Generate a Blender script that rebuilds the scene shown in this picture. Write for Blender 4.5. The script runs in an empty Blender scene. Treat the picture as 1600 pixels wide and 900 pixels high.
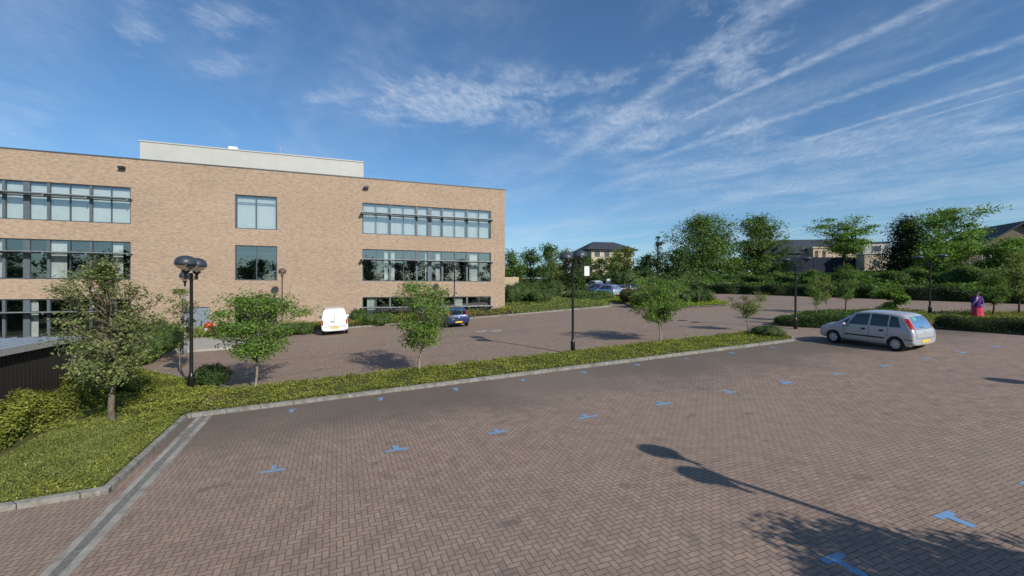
import bpy, bmesh, math, random
import numpy as np
from mathutils import Vector, Matrix, noise as mnoise
from mathutils.bvhtree import BVHTree
R = math.radians
rng = np.random.default_rng(7); random.seed(7)
S = bpy.context.scene; COL = S.collection
CAMZ = 4.09; F = 708.0; HV = 452.0
D1 = Vector((.9336, .3584)); D2 = Vector((-.3584, .9336)); ANG = math.atan2(.3584, .9336)
SUN_AZ = Vector((.64, -.768)); SUN_EL = R(31)

# ------------------------------------------------------------------ terrain
def G(x, y):
    g = .035*x + .045*y
    if g > 6.2: g = 6.2 + 2.5*(1-math.exp(-(g-6.2)/2.5))
    if g < -1.2: g = -1.2 - 1.2*(1-math.exp((g+1.2)/1.2))
    d = (x-24)*.872 + (y-62)*.49 - 2
    if d > 0:
        t = min(d/16, 1); g += .8*t*t*(3-2*t)
    # grassy mound beyond the building's right corner
    s, t2 = st(x, y)
    m = 0
    if 13 < s < 27 and 37.5 < t2 < 60:
        a = min((t2-37.5)/4, 1, (60-t2)/6); b = min((s-13)/2, 1, (27-s)/4)
        m = .55*max(a, 0)*max(b, 0)
    return g + m
def st(x, y): return x*D1.x+y*D1.y, x*D2.x+y*D2.y
def xy(s, t): return s*D1.x+t*D2.x, s*D1.y+t*D2.y
def GP(u, v):
    dx = (u-800)/F; dz = (HV-v)/F; y = 3.0
    while y < 320:
        if CAMZ+dz*y <= G(dx*y, y): break
        y += .05
    return Vector((dx*y, y, G(dx*y, y)))
def AT(u, Y): x = (u-800)/F*Y; return Vector((x, Y, G(x, Y)))
def ZV(v, Y): return CAMZ+(HV-v)/F*Y

# ------------------------------------------------------------------ materials
def new_mat(name):
    m = bpy.data.materials.new(name); m.use_nodes = True
    nt = m.node_tree; nt.nodes.clear()
    return m, nt, nt.nodes, nt.links
class NB:
    """tiny node builder"""
    def __init__(s, nt): s.nt = nt; s.n = nt.nodes; s.l = nt.links
    def node(s, t, **k):
        nd = s.n.new(t)
        for a, b in k.items(): setattr(nd, a, b)
        return nd
    def put(s, sock, v):
        if isinstance(v, bpy.types.NodeSocket): s.l.new(v, sock)
        else:
            if hasattr(sock.default_value, '__len__') and not hasattr(v, '__len__'): v = [v]*len(sock.default_value)
            if hasattr(v, '__len__') and len(v) == 3 and len(sock.default_value) == 4: v = (*v, 1)
            sock.default_value = v
    def m(s, op, a, b=None, c=None, clamp=False):
        nd = s.node('ShaderNodeMath', operation=op, use_clamp=clamp)
        s.put(nd.inputs[0], a)
        if b is not None: s.put(nd.inputs[1], b)
        if c is not None: s.put(nd.inputs[2], c)
        return nd.outputs[0]
    def vm(s, op, a, b=None):
        nd = s.node('ShaderNodeVectorMath', operation=op); s.put(nd.inputs[0], a)
        if b is not None: s.put(nd.inputs[1], b)
        return nd.outputs[0]
    def mix(s, f, a, b, mode='MIX'):
        nd = s.node('ShaderNodeMix', data_type='RGBA', blend_type=mode)
        s.put(nd.inputs[0], f); s.put(nd.inputs[6], a); s.put(nd.inputs[7], b); return nd.outputs[2]
    def noise(s, vec, scale, detail=3, rough=.5, dist=0, out=0):
        nd = s.node('ShaderNodeTexNoise'); s.put(nd.inputs['Vector'], vec)
        nd.inputs['Scale'].default_value = scale; nd.inputs['Detail'].default_value = detail
        nd.inputs['Roughness'].default_value = rough; nd.inputs['Distortion'].default_value = dist
        return nd.outputs[out]
    def sstep(s, v, a, b, lo=0., hi=1.):
        nd = s.node('ShaderNodeMapRange', interpolation_type='SMOOTHSTEP')
        s.put(nd.inputs[0], v); nd.inputs[1].default_value = a; nd.inputs[2].default_value = b
        nd.inputs[3].default_value = lo; nd.inputs[4].default_value = hi; return nd.outputs[0]
    def lin(s, v, a, b, lo=0., hi=1.):
        nd = s.node('ShaderNodeMapRange'); s.put(nd.inputs[0], v)
        for i, q in enumerate((a, b, lo, hi)): nd.inputs[i+1].default_value = q
        return nd.outputs[0]
    def pos(s): return s.node('ShaderNodeNewGeometry').outputs['Position']
    def obj(s): return s.node('ShaderNodeTexCoord').outputs['Object']
    def sep(s, v):
        nd = s.node('ShaderNodeSeparateXYZ'); s.put(nd.inputs[0], v); return nd.outputs
    def comb(s, x, y, z=0.):
        nd = s.node('ShaderNodeCombineXYZ'); s.put(nd.inputs[0], x); s.put(nd.inputs[1], y); s.put(nd.inputs[2], z); return nd.outputs[0]
    def bsdf(s, col, rough=.7, metal=0., spec=.5, normal=None, **k):
        b = s.node('ShaderNodeBsdfPrincipled'); s.put(b.inputs['Base Color'], col); s.put(b.inputs['Roughness'], rough)
        b.inputs['Metallic'].default_value = metal; b.inputs['Specular IOR Level'].default_value = spec
        if normal is not None: s.l.new(normal, b.inputs['Normal'])
        for a, v in k.items(): b.inputs[a].default_value = v
        return b.outputs[0]
    def bump(s, h, strength=.3, dist=.01):
        nd = s.node('ShaderNodeBump'); nd.inputs['Strength'].default_value = strength
        nd.inputs['Distance'].default_value = dist; s.put(nd.inputs['Height'], h); return nd.outputs[0]
    def out(s, sh):
        o = s.node('ShaderNodeOutputMaterial'); s.l.new(sh, o.inputs[0])
MATS = {}
def simple(name, col, rough=.6, metal=0., spec=.5, var=.15, scale=6., **k):
    if name in MATS: return MATS[name]
    m, nt, _, _ = new_mat(name); b = NB(nt); p = b.obj()
    n = b.noise(p, scale, 4, .6)
    f = b.lin(n, .3, .7, 1-var, 1+var)
    c = b.mix(1., col, b.comb(f, f, f), 'MULTIPLY')
    r = b.lin(b.noise(p, scale*2.3, 3), .3, .7, max(rough-.08, .02), min(rough+.08, 1))
    b.out(b.bsdf(c, r, metal, spec, **k)); MATS[name] = m; return m
def leafmat(name, c1, c2, trans=.35, patch=1.2, c3=None, f3=.1):
    m, nt, _, _ = new_mat(name); b = NB(nt)
    g = b.node('ShaderNodeNewGeometry'); ri = g.outputs['Random Per Island']
    n = b.noise(g.outputs['Position'], patch, 2)
    f = b.m('ADD', b.m('MULTIPLY', ri, .7), b.lin(n, .3, .7, -.15, .45), clamp=True)
    c = b.mix(f, c1, c2)
    if c3: c = b.mix(b.m('GREATER_THAN', b.m('FRACT', b.m('MULTIPLY', ri, 37.7)), 1-f3), c, c3)
    p = b.bsdf(c, .6, 0, .14); t = b.node('ShaderNodeBsdfTranslucent')
    tc = b.mix(1., c, (1.25, 1.35, .6), 'MULTIPLY'); b.put(t.inputs[0], tc)
    mx = b.node('ShaderNodeMixShader'); mx.inputs[0].default_value = trans
    b.l.new(p, mx.inputs[1]); b.l.new(t.outputs[0], mx.inputs[2]); b.out(mx.outputs[0]); return m

def paver_mat():
    m, nt, _, _ = new_mat('block_paving'); b = NB(nt); p = b.pos(); x, y, z = b.sep(p)
    s = b.m('ADD', b.m('MULTIPLY', x, D1.x), b.m('MULTIPLY', y, D1.y)); t = b.m('ADD', b.m('MULTIPLY', x, D2.x), b.m('MULTIPLY', y, D2.y))
    # slight irregular laying
    w = b.noise(p, .8, 2, out=1); wx, wy, _ = b.sep(w)
    U = b.m('DIVIDE', b.m('ADD', s, b.m('MULTIPLY', wx, .05)), .100); V = b.m('DIVIDE', b.m('ADD', t, b.m('MULTIPLY', wy, .05)), .100)
    i = b.m('FLOOR', U); j = b.m('FLOOR', V); fx = b.m('FRACT', U); fy = b.m('FRACT', V)
    k = b.m('FLOORED_MODULO', b.m('SUBTRACT', i, j), 4.)
    is_ = [b.m('COMPARE', k, float(q), .1) for q in range(4)]
    L = fx; Rr = b.m('SUBTRACT', 1., fx); B = fy; T = b.m('SUBTRACT', 1., fy)
    # open side gets +1 distance
    dl = b.m('ADD', L, is_[1]); dr = b.m('ADD', Rr, is_[0]); db = b.m('ADD', B, is_[2]); dt = b.m('ADD', T, is_[3])
    d = b.m('MINIMUM', b.m('MINIMUM', dl, dr), b.m('MINIMUM', db, dt))
    bi = b.m('SUBTRACT', i, is_[1]); bj = b.m('SUBTRACT', j, is_[2])
    wn = b.node('ShaderNodeTexWhiteNoise', noise_dimensions='2D'); b.put(wn.inputs['Vector'], b.comb(bi, bj)); rnd = wn.outputs['Value']
    c = b.mix(rnd, (.275, .192, .147), (.318, .232, .182))
    c = b.mix(b.m('GREATER_THAN', rnd, .93), c, (.245, .182, .15))
    # weathering patches, tyre-worn lanes, moss beside the kerb
    big = b.noise(p, .22, 4, .6); c = b.mix(b.lin(big, .35, .68, 0, .45), c, (.262, .208, .168))
    fine = b.noise(p, 3.1, 5, .65); f = b.lin(fine, .3, .7, .80, 1.16); c = b.mix(1., c, b.comb(f, f, f), 'MULTIPLY')
    nk = b.m('ADD', t, b.m('MULTIPLY', b.m('SUBTRACT', b.noise(p, .45, 4, .6), .5), 5.))
    moss = b.m('MULTIPLY', b.sstep(nk, 11.2, 14.8), b.m('LESS_THAN', t, 16.05))
    c = b.mix(b.m('MULTIPLY', moss, .82), c, (.120, .104, .086))
    lane = b.m('MULTIPLY', b.sstep(b.noise(b.comb(b.m('MULTIPLY', s, .12), t), .5, 3), .5, .66), .35)
    c = b.mix(b.m('MULTIPLY', lane, b.m('GREATER_THAN', t, 19.)), c, (.17, .152, .142))
    tw = b.noise(b.comb(b.m('MULTIPLY', s, .22), b.m('MULTIPLY', t, 2.6)), 1., 4, .6); c = b.mix(b.m('MULTIPLY', b.sstep(tw, .56, .72), b.m('MULTIPLY', b.sstep(b.noise(p, .16, 2), .42, .6), .38)), c, (.15, .122, .104))
    rep = b.noise(p, .09, 1); c = b.mix(b.sstep(rep, .52, .60, 0., .28), c, (.30, .235, .18))
    sp = b.sstep(b.noise(p, 1.6, 2, .5), .67, .74); c = b.mix(b.m('MULTIPLY', sp, .5), c, (.11, .10, .09))
    joint = b.sstep(d, .035, .12); c = b.mix(joint, (.140, .103, .078), c)
    h = b.m('ADD', joint, b.m('MULTIPLY', rnd, .35))
    b.out(b.bsdf(c, b.lin(fine, .3, .7, .72, .95), 0, .3, b.bump(joint, .6, .005))); return m
def brick_mat():
    m, nt, _, _ = new_mat('buff_brick'); b = NB(nt); p = b.obj(); x, y, z = b.sep(p)
    q = b.comb(b.m('ADD', x, y), z, 0.)
    br = b.node('ShaderNodeTexBrick'); b.put(br.inputs['Vector'], q)
    br.inputs['Scale'].default_value = 1; br.inputs['Brick Width'].default_value = .225; br.inputs['Row Height'].default_value = .075
    br.inputs['Mortar Size'].default_value = .009; br.inputs['Bias'].default_value = 0
    b.put(br.inputs['Color1'], (.40, .278, .196)); b.put(br.inputs['Color2'], (.27, .176, .124)); b.put(br.inputs['Mortar'], (.33, .28, .22))
    n1 = b.noise(b.comb(b.m('MULTIPLY', b.m('ADD', x, y), 2.4), b.m('MULTIPLY', z, 7.)), 1., 5, .7)
    c = b.mix(b.lin(n1, .4, .62, 0, .6), br.outputs[0], (.43, .33, .24))
    n2 = b.noise(b.comb(b.m('MULTIPLY', b.m('ADD', x, y), 4.3), b.m('MULTIPLY', z, 13.), 5.), 1., 3, .7)
    f = b.lin(n2, .3, .7, .80, 1.16); c = b.mix(1., c, b.comb(f, f, f), 'MULTIPLY')
    big = b.noise(b.vm('MULTIPLY', p, (.15, .15, .3)), 1, 2); f2 = b.lin(big, .3, .7, .94, 1.06); c = b.mix(1., c, b.comb(f2, f2, f2), 'MULTIPLY')
    run = b.noise(b.comb(b.m('MULTIPLY', x, 2.2), b.m('MULTIPLY', z, .12), 3.), 1., 3, .6)
    c = b.mix(b.m('MULTIPLY', b.sstep(run, .58, .75), b.sstep(z, 11.5, 13.4, 0., .30)), c, (.2, .15, .11))
    b.out(b.bsdf(c, .85, 0, .2, b.bump(br.outputs['Fac'], -.4, .006))); return m
def glass_mat(name, tint=(.78, .82, .82), refl=.17, wob=.0):
    m, nt, _, _ = new_mat(name); b = NB(nt)
    g = b.node('ShaderNodeBsdfGlossy'); g.inputs['Roughness'].default_value = .015; b.put(g.inputs[0], (.93, .96, .97))
    nrm = b.bump(b.noise(b.obj(), .55, 1), .12, .02); b.l.new(nrm, g.inputs['Normal'])
    t = b.node('ShaderNodeBsdfTransparent'); b.put(t.inputs[0], tint)
    fr = b.node('ShaderNodeFresnel'); fr.inputs[0].default_value = 1.5
    f = b.m('ADD', refl, fr.outputs[0], clamp=True)
    mx = b.node('ShaderNodeMixShader'); b.l.new(f, mx.inputs[0]); b.l.new(t.outputs[0], mx.inputs[1]); b.l.new(g.outputs[0], mx.inputs[2])
    b.out(mx.outputs[0]); return m
def soil_mat(name, a, c_, scale=3.):
    m, nt, _, _ = new_mat(name); b = NB(nt); p = b.pos()
    n = b.noise(p, scale, 6, .7); n2 = b.noise(p, .12, 3)
    c = b.mix(b.lin(n, .3, .7), a, c_); f = b.lin(n2, .3, .7, .8, 1.2); c = b.mix(1., c, b.comb(f, f, f), 'MULTIPLY')
    b.out(b.bsdf(c, .95, 0, .1, b.bump(n, .8, .05))); return m
def kerb_mat():
    m, nt, _, _ = new_mat('kerb_concrete'); b = NB(nt); p = b.pos(); x, y, z = b.sep(p)
    s = b.m('ADD', b.m('MULTIPLY', x, D1.x), b.m('MULTIPLY', y, D1.y)); t = b.m('ADD', b.m('MULTIPLY', x, D2.x), b.m('MULTIPLY', y, D2.y))
    j = b.m('MINIMUM', b.m('FRACT', b.m('DIVIDE', b.m('ADD', s, t), .915)), 1.)
    n = b.noise(p, 7, 5, .65); c = b.mix(b.lin(n, .3, .7), (.15, .145, .13), (.33, .315, .285))
    n2 = b.noise(p, 1.3, 3); c = b.mix(b.sstep(n2, .5, .7, 0, .6), c, (.11, .115, .08))
    c = b.mix(b.m('LESS_THAN', j, .022), c, (.05, .05, .045))
    b.out(b.bsdf(c, .9, 0, .2, b.bump(n, .3, .01))); return m
M = {}
M['paver'] = paver_mat(); M['brick'] = brick_mat(); M['kerb'] = kerb_mat()
M['glass'] = glass_mat('window_glass'); M['glass_dark'] = glass_mat('dark_window_glass', (.3, .36, .4), .2)
M['soil'] = soil_mat('planting_soil', (.035, .028, .018), (.075, .062, .036))
M['field'] = soil_mat('rough_grass', (.045, .06, .018), (.085, .11, .03), 1.3)
M['bed'] = soil_mat('mossy_bed', (.060, .062, .025), (.13, .14, .045), 2.)
M['frame'] = simple('window_frame_grey', (.075, .10, .12), .4, .3)
M['panel'] = simple('grey_blue_panel', (.095, .12, .14), .5, .1)
M['shade'] = simple('sunshade_aluminium', (.24, .26, .27), .45, .3)
M['coping'] = simple('dark_coping', (.06, .065, .075), .5)
M['cladding'] = simple('pale_cladding', (.43, .43, .405), .55, 0, .5, .05, 1.)
M['blind'] = simple('pale_blind', (.66, .70, .70), .9, 0, .1, .06, 2.)
M['room'] = simple('office_interior', (.10, .11, .12), .9, 0, .1)
M['black'] = simple('black_paint', (.012, .012, .014), .35)
M['lamp_hood'] = simple('lamp_hood_slate', (.035, .045, .06), .42)
M['asph'] = simple('roof_felt', (.1, .1, .1), .9)
M['concrete'] = simple('path_concrete', (.36, .34, .30), .9, 0, .2, .15, 2.)
M['steel'] = simple('grate_steel', (.15, .15, .14), .6, .1, .5, .3, 20)
M['drain'] = simple('worn_drain_concrete', (.30, .28, .25), .9, 0, .2, .35, 2.5)
M['white'] = simple('white_paint', (.8, .8, .8), .35, 0, .5, .04)
M['timber'] = simple('dark_timber', (.018, .015, .012), .8)
M['sheetroof'] = simple('blue_grey_sheet', (.30, .36, .42), .5, .1)
M['tyre'] = simple('tyre_rubber', (.012, .012, .012), .85)
M['rim'] = simple('wheel_cover_silver', (.5, .51, .53), .45, .2)
M['plate'] = simple('yellow_plate', (.75, .52, .04), .5)
M['tail'] = simple('red_lens', (.35, .01, .015), .15)
M['lens'] = simple('clear_lens', (.6, .62, .65), .1, .4)
M['carglass'] = glass_mat('car_glass', (.10, .13, .13), .04)
M['carin'] = simple('car_interior', (.02, .02, .022), .9)
M['slate'] = simple('slate_roof', (.05, .058, .075), .75, 0, .15, .2, 3.)
M['cream'] = simple('cream_render', (.50, .40, .27), .9)
M['stone'] = simple('pale_stone', (.45, .37, .27), .9, 0, .3, .3, 2)
M['grey'] = simple('grey_metal', (.22, .25, .30), .5, .2)
M['mast'] = simple('galvanised_mast', (.48, .50, .50), .45, .5)
M['red'] = simple('red_plastic', (.5, .02, .03), .4)
M['darkfence'] = simple('dark_blue_fence', (.022, .028, .045), .8, 0, .1)
M['brown'] = simple('brown_metal', (.10, .06, .045), .5)
def bark(name, a, c):
    m, nt, _, _ = new_mat(name); b = NB(nt); p = b.obj()
    n = b.noise(b.vm('MULTIPLY', p, (9, 9, 2.5)), 2, 5, .7)
    b.out(b.bsdf(b.mix(b.lin(n, .35, .65), a, c), .9, 0, .2, b.bump(n, .6, .01))); return m
M['bark'] = bark('bark_grey_brown', (.07, .055, .04), (.20, .17, .13))
M['bark_pale'] = bark('bark_pale', (.16, .13, .09), (.36, .32, .24))
M['bark_dark'] = bark('bark_dark', (.03, .022, .016), (.09, .065, .045))
def blue_paint():
    m, nt, _, _ = new_mat('blue_marking_paint'); b = NB(nt); p = b.pos()
    n = b.noise(p, 14, 5, .7); c = b.mix(b.sstep(b.m('ADD', n, b.m('MULTIPLY', b.m('SUBTRACT', b.noise(p, .35, 1), .5), .3)), .47, .62), (.15, .33, .56), (.27, .23, .20))
    b.out(b.bsdf(c, .7, 0, .3)); return m
M['blue'] = blue_paint()
M['pale_mark'] = simple('worn_white_paint', (.36, .34, .31), .8)
def paint(name, col, metal=.6):
    return simple(name, col, .34, metal, .5, .005, 2., **{'Coat Weight': .8, 'Coat Roughness': .04})
# foliage palettes
LM = {
 'olive': leafmat('leaves_olive', (0.083, 0.115, 0.033), (0.264, 0.314, 0.099), c3=(0.317, 0.330, 0.132), f3=.07),
 'pear': leafmat('leaves_grey_green', (.10, .13, .045), (.27, .31, .12), .4, c3=(.34, .36, .17), f3=.1),
 'fresh': leafmat('leaves_fresh', (0.079, 0.150, 0.029), (0.213, 0.333, 0.068)),
 'mid': leafmat('leaves_mid', (0.050, 0.103, 0.026), (0.163, 0.248, 0.060)),
 'dark': leafmat('leaves_dark', (.020, .036, .014), (.066, .096, .032), .2),
 'deep': leafmat('leaves_deep_green', (0.039, 0.088, 0.024), (0.112, 0.172, 0.048), .25),
 'russet': leafmat('leaves_russet', (0.079, 0.059, 0.026), (0.224, 0.145, 0.059), c3=(0.343, 0.106, 0.040), f3=.3),
 'cover': leafmat('leaves_groundcover', (.115, .150, .026), (.34, .37, .070), .3, .9, c3=(0.211, 0.172, 0.079), f3=.12),
 'grass': leafmat('grass_blades', (0.112, 0.158, 0.034), (0.290, 0.330, 0.092), .3, 1.1, c3=(0.396, 0.356, 0.158), f3=.1),
 'lime': leafmat('leaves_lime', (0.132, 0.211, 0.020), (0.396, 0.475, 0.053), .35),
}

# ------------------------------------------------------------------ mesh helpers
def link(name, me, mats, parent=None, smooth=False, loc=None):
    o = bpy.data.objects.new(name, me); COL.objects.link(o)
    if not isinstance(mats, (list, tuple)): mats = [mats]
    for m in mats: me.materials.append(m)
    if smooth: me.polygons.foreach_set('use_smooth', [True]*len(me.polygons))
    if parent: o.parent = parent
    if loc is not None: o.location = loc
    return o
class MB:
    def __init__(s): s.v = []; s.f = []; s.mi = []; s.cur = 0
    def add(s, vs, fs):
        n = len(s.v); s.v += [tuple(v) for v in vs]; s.f += [tuple(n+i for i in f) for f in fs]; s.mi += [s.cur]*len(fs); return s
    def quad(s, a, b, c, d): return s.add([a, b, c, d], [(0, 1, 2, 3)])
    def box(s, x0, x1, y0, y1, z0, z1, mat=None):
        vs = [Vector(p) for p in ((x0, y0, z0), (x1, y0, z0), (x1, y1, z0), (x0, y1, z0), (x0, y0, z1), (x1, y0, z1), (x1, y1, z1), (x0, y1, z1))]
        if mat is not None: vs = [mat @ v for v in vs]
        return s.add(vs, [(0, 3, 2, 1), (4, 5, 6, 7), (0, 1, 5, 4), (1, 2, 6, 5), (2, 3, 7, 6), (3, 0, 4, 7)])
    def tube(s, pts, rad, n=8, cap=True):
        pts = [Vector(p) for p in pts]; base = len(s.v)
        up = Vector((0, 0, 1)); rings = []
        for i, p in enumerate(pts):
            d = (pts[min(i+1, len(pts)-1)]-pts[max(i-1, 0)]).normalized()
            a = d.cross(Vector((1, 0, 0)) if abs(d.x) < .8 else up).normalized(); c = d.cross(a)
            r = rad[i] if hasattr(rad, '__len__') else rad
            rings.append([p+(a*math.cos(2*math.pi*k/n)+c*math.sin(2*math.pi*k/n))*r for k in range(n)])
        vs = [v for r_ in rings for v in r_]; fs = []
        for i in range(len(pts)-1):
            for k in range(n):
                k2 = (k+1) % n; fs.append((i*n+k, i*n+k2, (i+1)*n+k2, (i+1)*n+k))
        if cap: fs.append(tuple(range(n))[::-1]); fs.append(tuple((len(pts)-1)*n+k for k in range(n)))
        return s.add(vs, fs)
    def lathe(s, prof, c=(0, 0, 0), n=20, axis='z', cap=True):
        vs = []; fs = []
        for r, z in prof:
            for k in range(n):
                a = 2*math.pi*k/n
                p = (r*math.cos(a), r*math.sin(a), z) if axis == 'z' else (r*math.cos(a), z, r*math.sin(a))
                vs.append((p[0]+c[0], p[1]+c[1], p[2]+c[2]))
        for i in range(len(prof)-1):
            for k in range(n):
                k2 = (k+1) % n; fs.append((i*n+k, i*n+k2, (i+1)*n+k2, (i+1)*n+k))
        if cap: fs.append(tuple(range(n))[::-1]); fs.append(tuple((len(prof)-1)*n+k for k in range(n)))
        return s.add(vs, fs)
    def build(s, name, mats, parent=None, smooth=False, loc=None):
        me = bpy.data.meshes.new(name); me.from_pydata(s.v, [], s.f); me.update()
        o = link(name, me, mats, parent, smooth, loc)
        if len(me.materials) > 1: me.polygons.foreach_set('material_index', s.mi)
        return o
def tag(o, label=None, cat=None, group=None, kind=None):
    if label: o['label'] = label
    if cat: o['category'] = cat
    if group: o['group'] = group
    if kind: o['kind'] = kind
    return o
def empty(name, loc, rz=0): 
    o = bpy.data.objects.new(name, None); COL.objects.link(o); o.location = loc; o.rotation_euler = (0, 0, rz); o.empty_display_size = .2; return o
def copy_tree(o, parent=None):
    c = o.copy(); COL.objects.link(c); c.parent = parent
    for ch in list(o.children): copy_tree(ch, c)
    return c
def leaves_mesh(name, C, size, mat, parent=None, up=.35, aspect=.55, outward=None, loc=None, vert=0.):
    N = len(C); C = np.asarray(C, float)
    nrm = rng.normal(size=(N, 3)); nrm[:, 2] = np.abs(nrm[:, 2])+up
    if outward is not None: nrm += outward*1.2
    nrm /= np.linalg.norm(nrm, axis=1)[:, None]
    t = rng.normal(size=(N, 3)); t[:, 2] += vert*np.sign(rng.random(N)-.1)
    t -= nrm*(t*nrm).sum(1)[:, None] if vert == 0 else 0
    t /= np.linalg.norm(t, axis=1)[:, None]
    b = np.cross(nrm, t); b /= np.maximum(np.linalg.norm(b, axis=1), 1e-6)[:, None]
    L = (size*(.6+.8*rng.random(N)))[:, None] if not hasattr(size, '__len__') else size[:, None]
    W = L*aspect
    V = np.empty((N, 4, 3)); V[:, 0] = C-t*L/2; V[:, 1] = C-b*W/2+nrm*L*.06; V[:, 2] = C+t*L/2; V[:, 3] = C+b*W/2+nrm*L*.06
    me = bpy.data.meshes.new(name); me.vertices.add(4*N); me.vertices.foreach_set('co', V.ravel().astype('f'))
    me.loops.add(4*N); me.loops.foreach_set('vertex_index', np.arange(4*N, dtype='i'))
    me.polygons.add(N); me.polygons.foreach_set('loop_start', np.arange(0, 4*N, 4, dtype='i')); me.update(calc_edges=True)
    return link(name, me, mat, parent, loc=loc)
def fbm(x, y, f=1., seed=0):
    r = np.random.default_rng(seed); o = 0
    for k in range(7):
        a = r.random()*6.28; ff = f*(1+k*.7); o = o+np.sin((x*math.cos(a)+y*math.sin(a))*ff+r.random()*6.28)/(1+k*.35)
    return o/3.0

# ------------------------------------------------------------------ vegetation
def tree(name, label, loc, h, w, cb=.35, shape='round', nl=4000, ls=.09, mat='mid', bk='bark', cat='tree', group=None, seed=1,
         ncl=46, tr=None, stems=1, spread=.9, lean=0., depth=None, flatk=.62):
    r = np.random.default_rng(seed); rt = empty(name, loc); tag(rt, label, cat, group)
    tr = tr or h*.017+.012; mb = MB(); cen = []
    zc0 = h*cb; hh = h-zc0
    for k in range(ncl):
        a = r.random()*6.28; q = r.random()**.5
        fz = r.random()
        if shape == 'cone': rad = (1-fz)**.75*.95+.06
        elif shape == 'vase': rad = (.28+.72*fz**.6)*(1 if fz < .75 else 1-(fz-.75)*1.6)
        elif shape == 'flat': rad = .55+.45*math.sin(min(fz*1.25, 1)*math.pi/2); rad *= 1 if fz < .8 else .75
        elif shape == 'col': rad = .5+.5*math.sin(fz*math.pi)
        else: rad = math.sqrt(max(0., 1-(2*fz-.85)**2/1.35))
        rad *= (.78+.30*math.sin(a*2+seed)+.18*math.sin(a*5+fz*4+seed*1.7))
        cen.append(Vector((math.cos(a)*q*rad*w/2+lean*fz, math.sin(a)*q*rad*w/2, zc0+fz*hh*.95)))
    stm = []
    for s_ in range(stems):
        a = s_*6.28/stems+seed; off = 0 if stems == 1 else tr*1.3
        top = Vector((lean*.6+math.cos(a)*w*.12*(stems > 1), math.sin(a)*w*.12*(stems > 1), h*(.86 if shape in('cone', 'round', 'col') else .62)))
        p0 = Vector((math.cos(a)*off, math.sin(a)*off, -.15)); pts = []; n = 9
        for i in range(n):
            f = i/(n-1); p = p0.lerp(top, f); p.x += math.sin(f*5+seed)*w*.022*(1 if 0 < i else 0); p.y += math.cos(f*4+seed)*w*.022*(1 if 0 < i else 0); pts.append(p)
        rad = [tr*(1-.8*i/(n-1))*(1.35 if i == 0 else 1)*(1 if stems == 1 else .75) for i in range(n)]
        mb.tube(pts, rad, 7); stm.append(pts)
    L = []; O = []
    per = nl//ncl
    for c in cen:
        pts = stm[r.integers(len(stm))]
        zt = max(h*cb*.75, min(c.z*.72, pts[-1].z)); f = max(0, min(1, (zt+.15)/(pts[-1].z+.15)))*(len(pts)-1); i = min(int(f), len(pts)-2)
        b0 = pts[i].lerp(pts[i+1], f-i); mid = b0.lerp(c, .5)+Vector((r.normal()*.04*w, r.normal()*.04*w, -.06*h*r.random()))
        br = tr*.36*(1-.4*(b0.z/h)); mb.tube([b0, b0.lerp(mid, .5)+Vector((0, 0, .01*h)), mid, mid.lerp(c, .6), c], [br, br*.8, br*.6, br*.4, br*.15], 5)
        for _ in range(3):
            e = c+Vector(r.normal(size=3))*w*.10*spread; mb.tube([mid.lerp(c, .4), c.lerp(e, .5), e], [br*.35, br*.22, br*.1], 4, False)
        cl = w*.105*spread*(.6+.8*r.random()); m = int(per*(.5+r.random()))
        q = r.normal(size=(m, 3)); q /= np.linalg.norm(q, axis=1)[:, None]; q *= (r.random(m)**.62)[:, None]*1.9*np.array([cl, cl, cl*flatk]); L.append(np.array(c)+q)
        k2 = per//4; tt = r.random(k2)[:, None]; L.append(np.array(mid)*(1-tt)+np.array(c)*tt+r.normal(size=(k2, 3))*cl*.35)
    L = np.concatenate(L); L = L[L[:, 2] > h*cb*.55]
    cc = np.array([0, 0, zc0+hh*.40]); out = L-cc; out /= np.maximum(np.linalg.norm(out, axis=1), .01)[:, None]
    mb.build('trunk', M[bk], rt, True)
    leaves_mesh('crown', L, ls, LM[mat], rt, outward=out*.6)
    return rt
def retree(src, label, loc, h=1., w=None, rz=0., group=None):
    c = copy_tree(src); c.location = loc; c.rotation_euler = (0, 0, rz); c.scale = (w or h, w or h, h); c['label'] = label
    if group: c['group'] = group
    return c
def core_and_leaves(name, label, cat, cores, pts, outs, ls, mat, core_mat='deep', group=None, aspect=.6):
    loc = Vector(np.mean(pts, axis=0)); loc.z = float(np.min(pts[:, 2]))
    rt = empty(name, loc); tag(rt, label, cat, group)
    mb = MB()
    for vs, fs in cores: mb.add([Vector(v)-loc for v in vs], fs)
    mb.build('stems', LM[core_mat], rt, True)  # dark filler core added inside the leaves against see-through, not real stems
    leaves_mesh('foliage', pts-np.array(loc), ls, LM[mat], rt, outward=outs, aspect=aspect)
    return rt
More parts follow.
